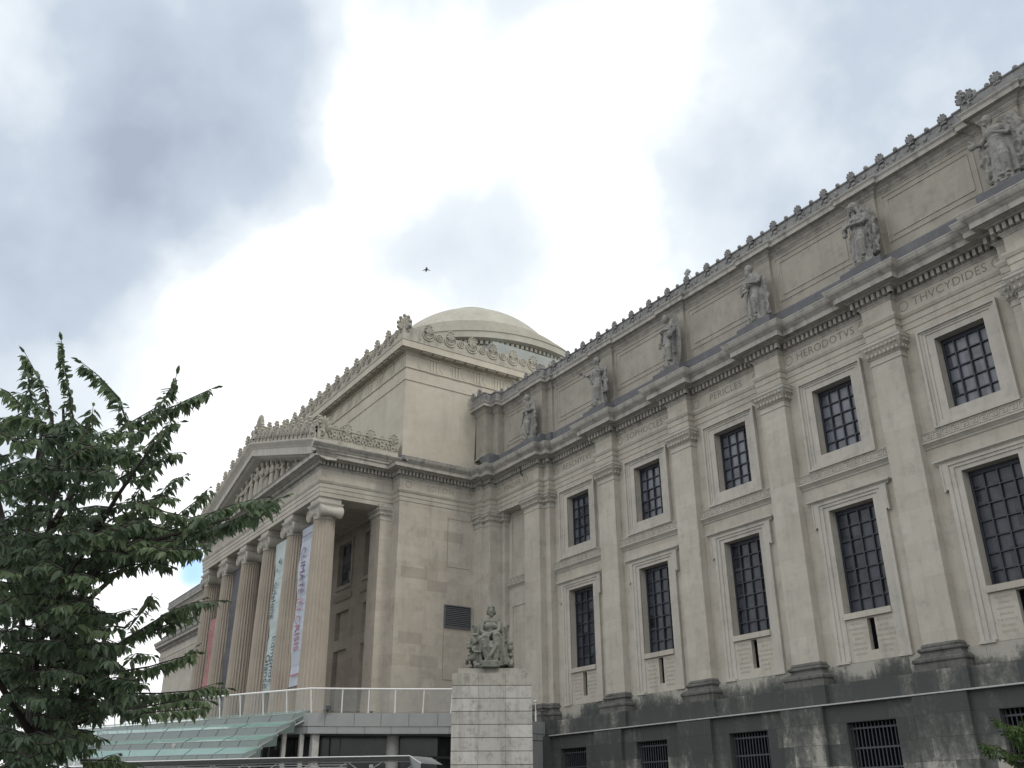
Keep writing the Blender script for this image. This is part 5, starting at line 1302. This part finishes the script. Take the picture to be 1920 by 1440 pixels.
# ------------------------------------------------------------ trees
def leaf_cloud(twigs, size, droop=.7, seed=1, per=None, jitter=.25):
    """twigs: list of (points, n_leaves, tint). returns verts, faces, tints"""
    rnd = random.Random(seed); V = []; F = []; T = []
    for pts, n, tint in twigs:
        P = [Vector(p) for p in pts]; m_ = len(P)-1
        for i in range(n):
            t = (i+rnd.random())/n; k = t*m_; j = min(int(k), m_-1); p = P[j].lerp(P[j+1], k-j); d = (P[j+1]-P[j]).normalized()
            side = d.cross(Vector((0, 0, 1))); side = side.normalized() if side.length > .1 else Vector((1, 0, 0))
            sg = 1 if i % 2 else -1
            dr = (d*rnd.uniform(.1, .6)+side*sg*rnd.uniform(.2, .9)+Vector((0, 0, -1))*(droop*rnd.uniform(.6, 1.7)-.25*(1-t))+Vector((rnd.uniform(-1, 1), rnd.uniform(-1, 1), rnd.uniform(-.6, .6)))*jitter).normalized()
            if t > .93: dr = (d+Vector((0, 0, -.3))).normalized()
            L_ = size*rnd.uniform(.5, 1.25)*(1-.35*max(0, t-.8)/.2); w = L_*rnd.uniform(.19, .25)
            up_ = Vector((rnd.uniform(-.6, .6), rnd.uniform(-.6, .6), 1)); wd = dr.cross(up_); wd = wd.normalized() if wd.length > .05 else side
            nrm = wd.cross(dr).normalized(); b = p+dr*size*.12; cup = -.10*L_
            o = len(V)
            V += [b, b+dr*L_*.3+wd*w+nrm*w*.35, b+dr*L_*.62+wd*w*.8+nrm*w*.3+Vector((0, 0, cup*.4)), b+dr*L_+Vector((0, 0, cup)), b+dr*L_*.62-wd*w*.8+nrm*w*.3+Vector((0, 0, cup*.4)), b+dr*L_*.3-wd*w+nrm*w*.35, b+dr*L_*.34, b+dr*L_*.66+Vector((0, 0, cup*.4))]
            F += [(o, o+6, o+1), (o+6, o+7, o+2, o+1), (o+7, o+3, o+2), (o, o+5, o+6), (o+6, o+5, o+4, o+7), (o+7, o+4, o+3)]
            tt = tint+rnd.uniform(-.25, .25); T += [tt]*6
    return V, F, T
def foliage(name, V, F, T, mat, parent, inv):
    me = bpy.data.meshes.new(name); me.from_pydata([tuple(v) for v in V], [], F); me.update(); me.materials.append(mat)
    a = me.attributes.new('tint', 'FLOAT', 'FACE'); a.data.foreach_set('value', T)
    o = bpy.data.objects.new(name, me); COL.objects.link(o); o.parent = parent; o.matrix_parent_inverse = inv; return o
rnd = random.Random(11)
TD = 9.6
trunk_base = atd(40, 1500, TD); trunk_base.z = -1.6
tree = empty('cherry_tree', trunk_base); tag(tree, 'dark green leafy tree with drooping pointed leaves filling the left edge', 'tree'); TI2 = Matrix.Translation(-trunk_base)
crown0 = atd(60, 1380, TD)
tb = MB(); 
tb.tube([trunk_base, trunk_base.lerp(crown0, .5)+Vector((.05, .03, 0)), crown0], [.17, .14, .11], 12)
# limbs: px control points with depth
limbs = [[(60, 1380, 9.6), (70, 1200, 9.5), (90, 1000, 9.4), (120, 800, 9.3), (118, 760, 9.3)],
         [(60, 1380, 9.6), (40, 1150, 10.0), (55, 950, 10.2), (80, 800, 10.2), (64, 760, 10.2)],
         [(70, 1200, 9.5), (130, 1080, 9.0), (220, 930, 8.7), (290, 830, 8.6)],
         [(60, 1380, 9.6), (110, 1180, 9.2), (190, 1060, 8.9), (300, 1010, 8.8), (430, 972, 8.8)],
         [(60, 1380, 9.6), (140, 1290, 9.4), (220, 1210, 9.2), (290, 1165, 9.2)],
         [(60, 1380, 9.6), (130, 1360, 9.8), (230, 1330, 9.8), (340, 1300, 9.8)],
         [(90, 1000, 9.4), (150, 900, 9.6), (200, 830, 9.8)],
         [(40, 1150, 10.0), (0, 950, 10.0), (-40, 800, 10.2)], [(60, 1380, 9.6), (-20, 1250, 8.8), (-60, 1100, 8.6)], [(70, 1200, 9.5), (160, 1130, 10.4), (260, 1040, 10.8), (330, 960, 11)]]
limbp = []
for lb_ in limbs:
    pts = [atd(u, v, d) for u, v, d in lb_]; limbp.append(pts); n = len(pts); tb.tube(pts, [.032*(1-.85*i/(n-1))+.006 for i in range(n)], 8)
o = tb.build('trunk', M['bark'], tree); o.matrix_parent_inverse = TI2
twigs = []; twm = MB()
def twig(pp, n, tint, dep0, curve=0):
    pts = [atd(u, v, d) for u, v, d in pp]; twigs.append((pts, n, tint)); twm.tube(pts, [.010*(1-.75*i/(len(pts)-1)) for i in range(len(pts))], 4, caps=False)
# outline shoots traced at the places where the photo shows them (depth varies)
outl = [[(100, 800), (85, 730), (62, 690), (45, 658)], [(140, 800), (128, 730), (118, 670), (115, 634)], [(240, 800), (222, 745), (185, 705), (150, 677)], [(60, 760), (55, 720), (48, 690)],
        [(205, 830), (240, 795), (300, 760), (325, 728), (332, 698)], [(240, 830), (290, 780), (350, 750), (405, 725)], [(250, 800), (300, 770), (345, 755), (385, 735)], [(270, 850), (300, 830), (330, 770)],
        [(230, 880), (280, 868), (320, 850), (345, 848)], [(220, 900), (270, 870), (300, 835), (292, 800)], [(240, 990), (280, 950), (320, 905), (352, 888)], [(240, 950), (260, 920), (285, 880)], [(300, 1000), (340, 960), (380, 930), (395, 912)],
        [(260, 1030), (340, 1000), (420, 985), (480, 955), (540, 927)], [(320, 1010), (400, 990), (450, 970), (500, 940)], [(350, 990), (400, 960), (440, 945), (505, 930)], [(380, 1000), (440, 985), (500, 955), (520, 935)],
        [(230, 960), (280, 985), (340, 1000), (390, 1000)], [(240, 1000), (300, 1010), (360, 1020), (400, 1015)], [(260, 940), (310, 960), (360, 970), (400, 960)], [(250, 1010), (320, 990), (380, 975), (430, 965)], [(220, 1020), (280, 1030), (340, 1040), (370, 1035)], [(230, 860), (270, 840), (310, 800), (340, 790)], [(240, 900), (275, 890), (300, 870)], [(230, 970), (270, 940), (310, 930), (335, 935)], [(200, 1000), (260, 980), (310, 985)], [(290, 1180), (330, 1165), (370, 1150)],
        [(180, 1080), (240, 1060), (290, 1055), (325, 1062)], [(170, 1060), (230, 1045), (300, 1040), (310, 1050)], [(300, 1030), (345, 1030), (385, 1030)],
        [(230, 1200), (270, 1180), (310, 1150), (360, 1130), (420, 1125)], [(250, 1190), (300, 1160), (340, 1140), (385, 1120)], [(240, 1180), (280, 1130), (285, 1112)], [(180, 1150), (215, 1150), (250, 1140)],
        [(220, 1260), (280, 1250), (330, 1235), (375, 1222)], [(250, 1270), (300, 1250), (350, 1230), (370, 1210)], [(240, 1240), (255, 1225), (290, 1228)],
        [(200, 1320), (270, 1310), (340, 1300), (400, 1290), (432, 1290)], [(240, 1330), (300, 1320), (350, 1310), (400, 1315)], [(220, 1300), (300, 1300), (360, 1295), (410, 1280)], [(230, 1340), (290, 1335), (350, 1330), (385, 1325)],
        [(100, 1350), (150, 1370), (195, 1385)], [(90, 1400), (150, 1405), (180, 1400)], [(150, 1425), (200, 1425), (260, 1432)], [(160, 1440), (200, 1418), (225, 1412)],
        [(40, 760), (15, 735), (-5, 725)], [(90, 780), (60, 745), (30, 735)], [(150, 830), (170, 790), (175, 760)]]
for i, ol in enumerate(outl):
    d0 = 8.5+1.4*rnd.random(); pp = [(u, v, d0+.25*rnd.uniform(-1, 1)) for u, v in ol]
    ln = sum(hypot(a[0]-b[0], a[1]-b[1]) for a, b in zip(ol[:-1], ol[1:]))
    twig(pp, int(ln*.72), .35 if i > 16 else .2, d0)
poly = [(-40, 770), (60, 775), (110, 760), (160, 800), (230, 800), (285, 815), (275, 880), (240, 905), (290, 960), (350, 995), (400, 1000), (380, 1030), (290, 1045), (205, 1065), (190, 1120), (230, 1170), (250, 1195), (240, 1250), (270, 1270), (300, 1300), (270, 1330), (195, 1350), (165, 1390), (150, 1450), (-40, 1460)]
def inside(u, v):
    c = False; n = len(poly); j = n-1
    for i in range(n):
        (a, b), (e_, f_) = poly[i], poly[j]
        if (b > v) != (f_ > v) and u < (e_-a)*(v-b)/(f_-b)+a: c = not c
        j = i
    return c
gaps = [(165, 925, 20), (290, 925, 16), (130, 760, 16), (225, 935, 12), (345, 985, 12)]
cnt = 0
while cnt < 640:
    u = rnd.uniform(-40, 400); v = rnd.uniform(760, 1450)
    if not inside(u, v): continue
    if any(hypot(u-a, v-b) < r for a, b, r in gaps): continue
    if v < 980 and rnd.random() < .42: continue
    cnt += 1; d0 = 9.6+rnd.uniform(-1.6, 1.7); a = rnd.uniform(-.7, .5) if rnd.random() < .75 else rnd.uniform(2.4, 3.6)
    ln = rnd.uniform(45, 85); e1_ = (u+cos(a)*ln, v-sin(a)*ln*.3-abs(rnd.gauss(0, 10))*(1 if v < 1000 else -.4)); e_m = (u+cos(a)*ln*.5, v-sin(a)*ln*.5-rnd.uniform(0, 10))
    if not inside(*e1_): continue
    twig([(u, v, d0), (*e_m, d0+.1), (*e1_, d0+rnd.uniform(-.3, .3))], int(ln*.60), rnd.choice((-.15, .0, .1, .35)) if v < 1200 else rnd.choice((-.3, -.15, .05, .3)), d0)
V, F, T = leaf_cloud(twigs, .108, .75, 3)
foliage('leaves', V, F, T, M['leaf'], tree, TI2)
o = twm.build('twigs', M['bark'], tree, fix=False); o.matrix_parent_inverse = TI2
# sapling at the lower right
SD = 21; sb = atd(1935, 1500, SD); sb.z = -1.6
sap = empty('young_tree', sb); tag(sap, 'bright green young tree tip at the lower right corner before the basement wall', 'tree'); SI = Matrix.Translation(-sb)
tw2 = []; sm = MB(); top = atd(1935, 1400, SD); sm.tube([sb, top], [.06, .03], 8)
for pp in ([(1935, 1420), (1905, 1412), (1870, 1398), (1835, 1395)], [(1940, 1400), (1910, 1380), (1880, 1360), (1858, 1345)], [(1940, 1380), (1915, 1365), (1890, 1358)], [(1940, 1440), (1900, 1425), (1860, 1410), (1845, 1402)], [(1950, 1390), (1925, 1370), (1912, 1352)], [(1960, 1420), (1920, 1400), (1895, 1385)], [(1960, 1440), (1915, 1430), (1885, 1420)], [(1950, 1410), (1920, 1395), (1900, 1375), (1880, 1372)], [(1960, 1450), (1935, 1440), (1905, 1438)], [(1990, 1400), (1960, 1380), (1940, 1370)]):
    for rep in range(3):
        d0 = SD+rnd.uniform(-.6, .6); pts = [atd(u+rnd.uniform(-7, 7), v+rnd.uniform(-6, 8), d0) for u, v in pp]; tw2.append((pts, 46, rnd.choice((0, .2, .5)))); sm.tube(pts, .008, 4)
V, F, T = leaf_cloud(tw2, .13, .5, 9); foliage('leaves', V, F, T, M['leaf2'], sap, SI)
o = sm.build('trunk', M['bark'], sap); o.matrix_parent_inverse = SI
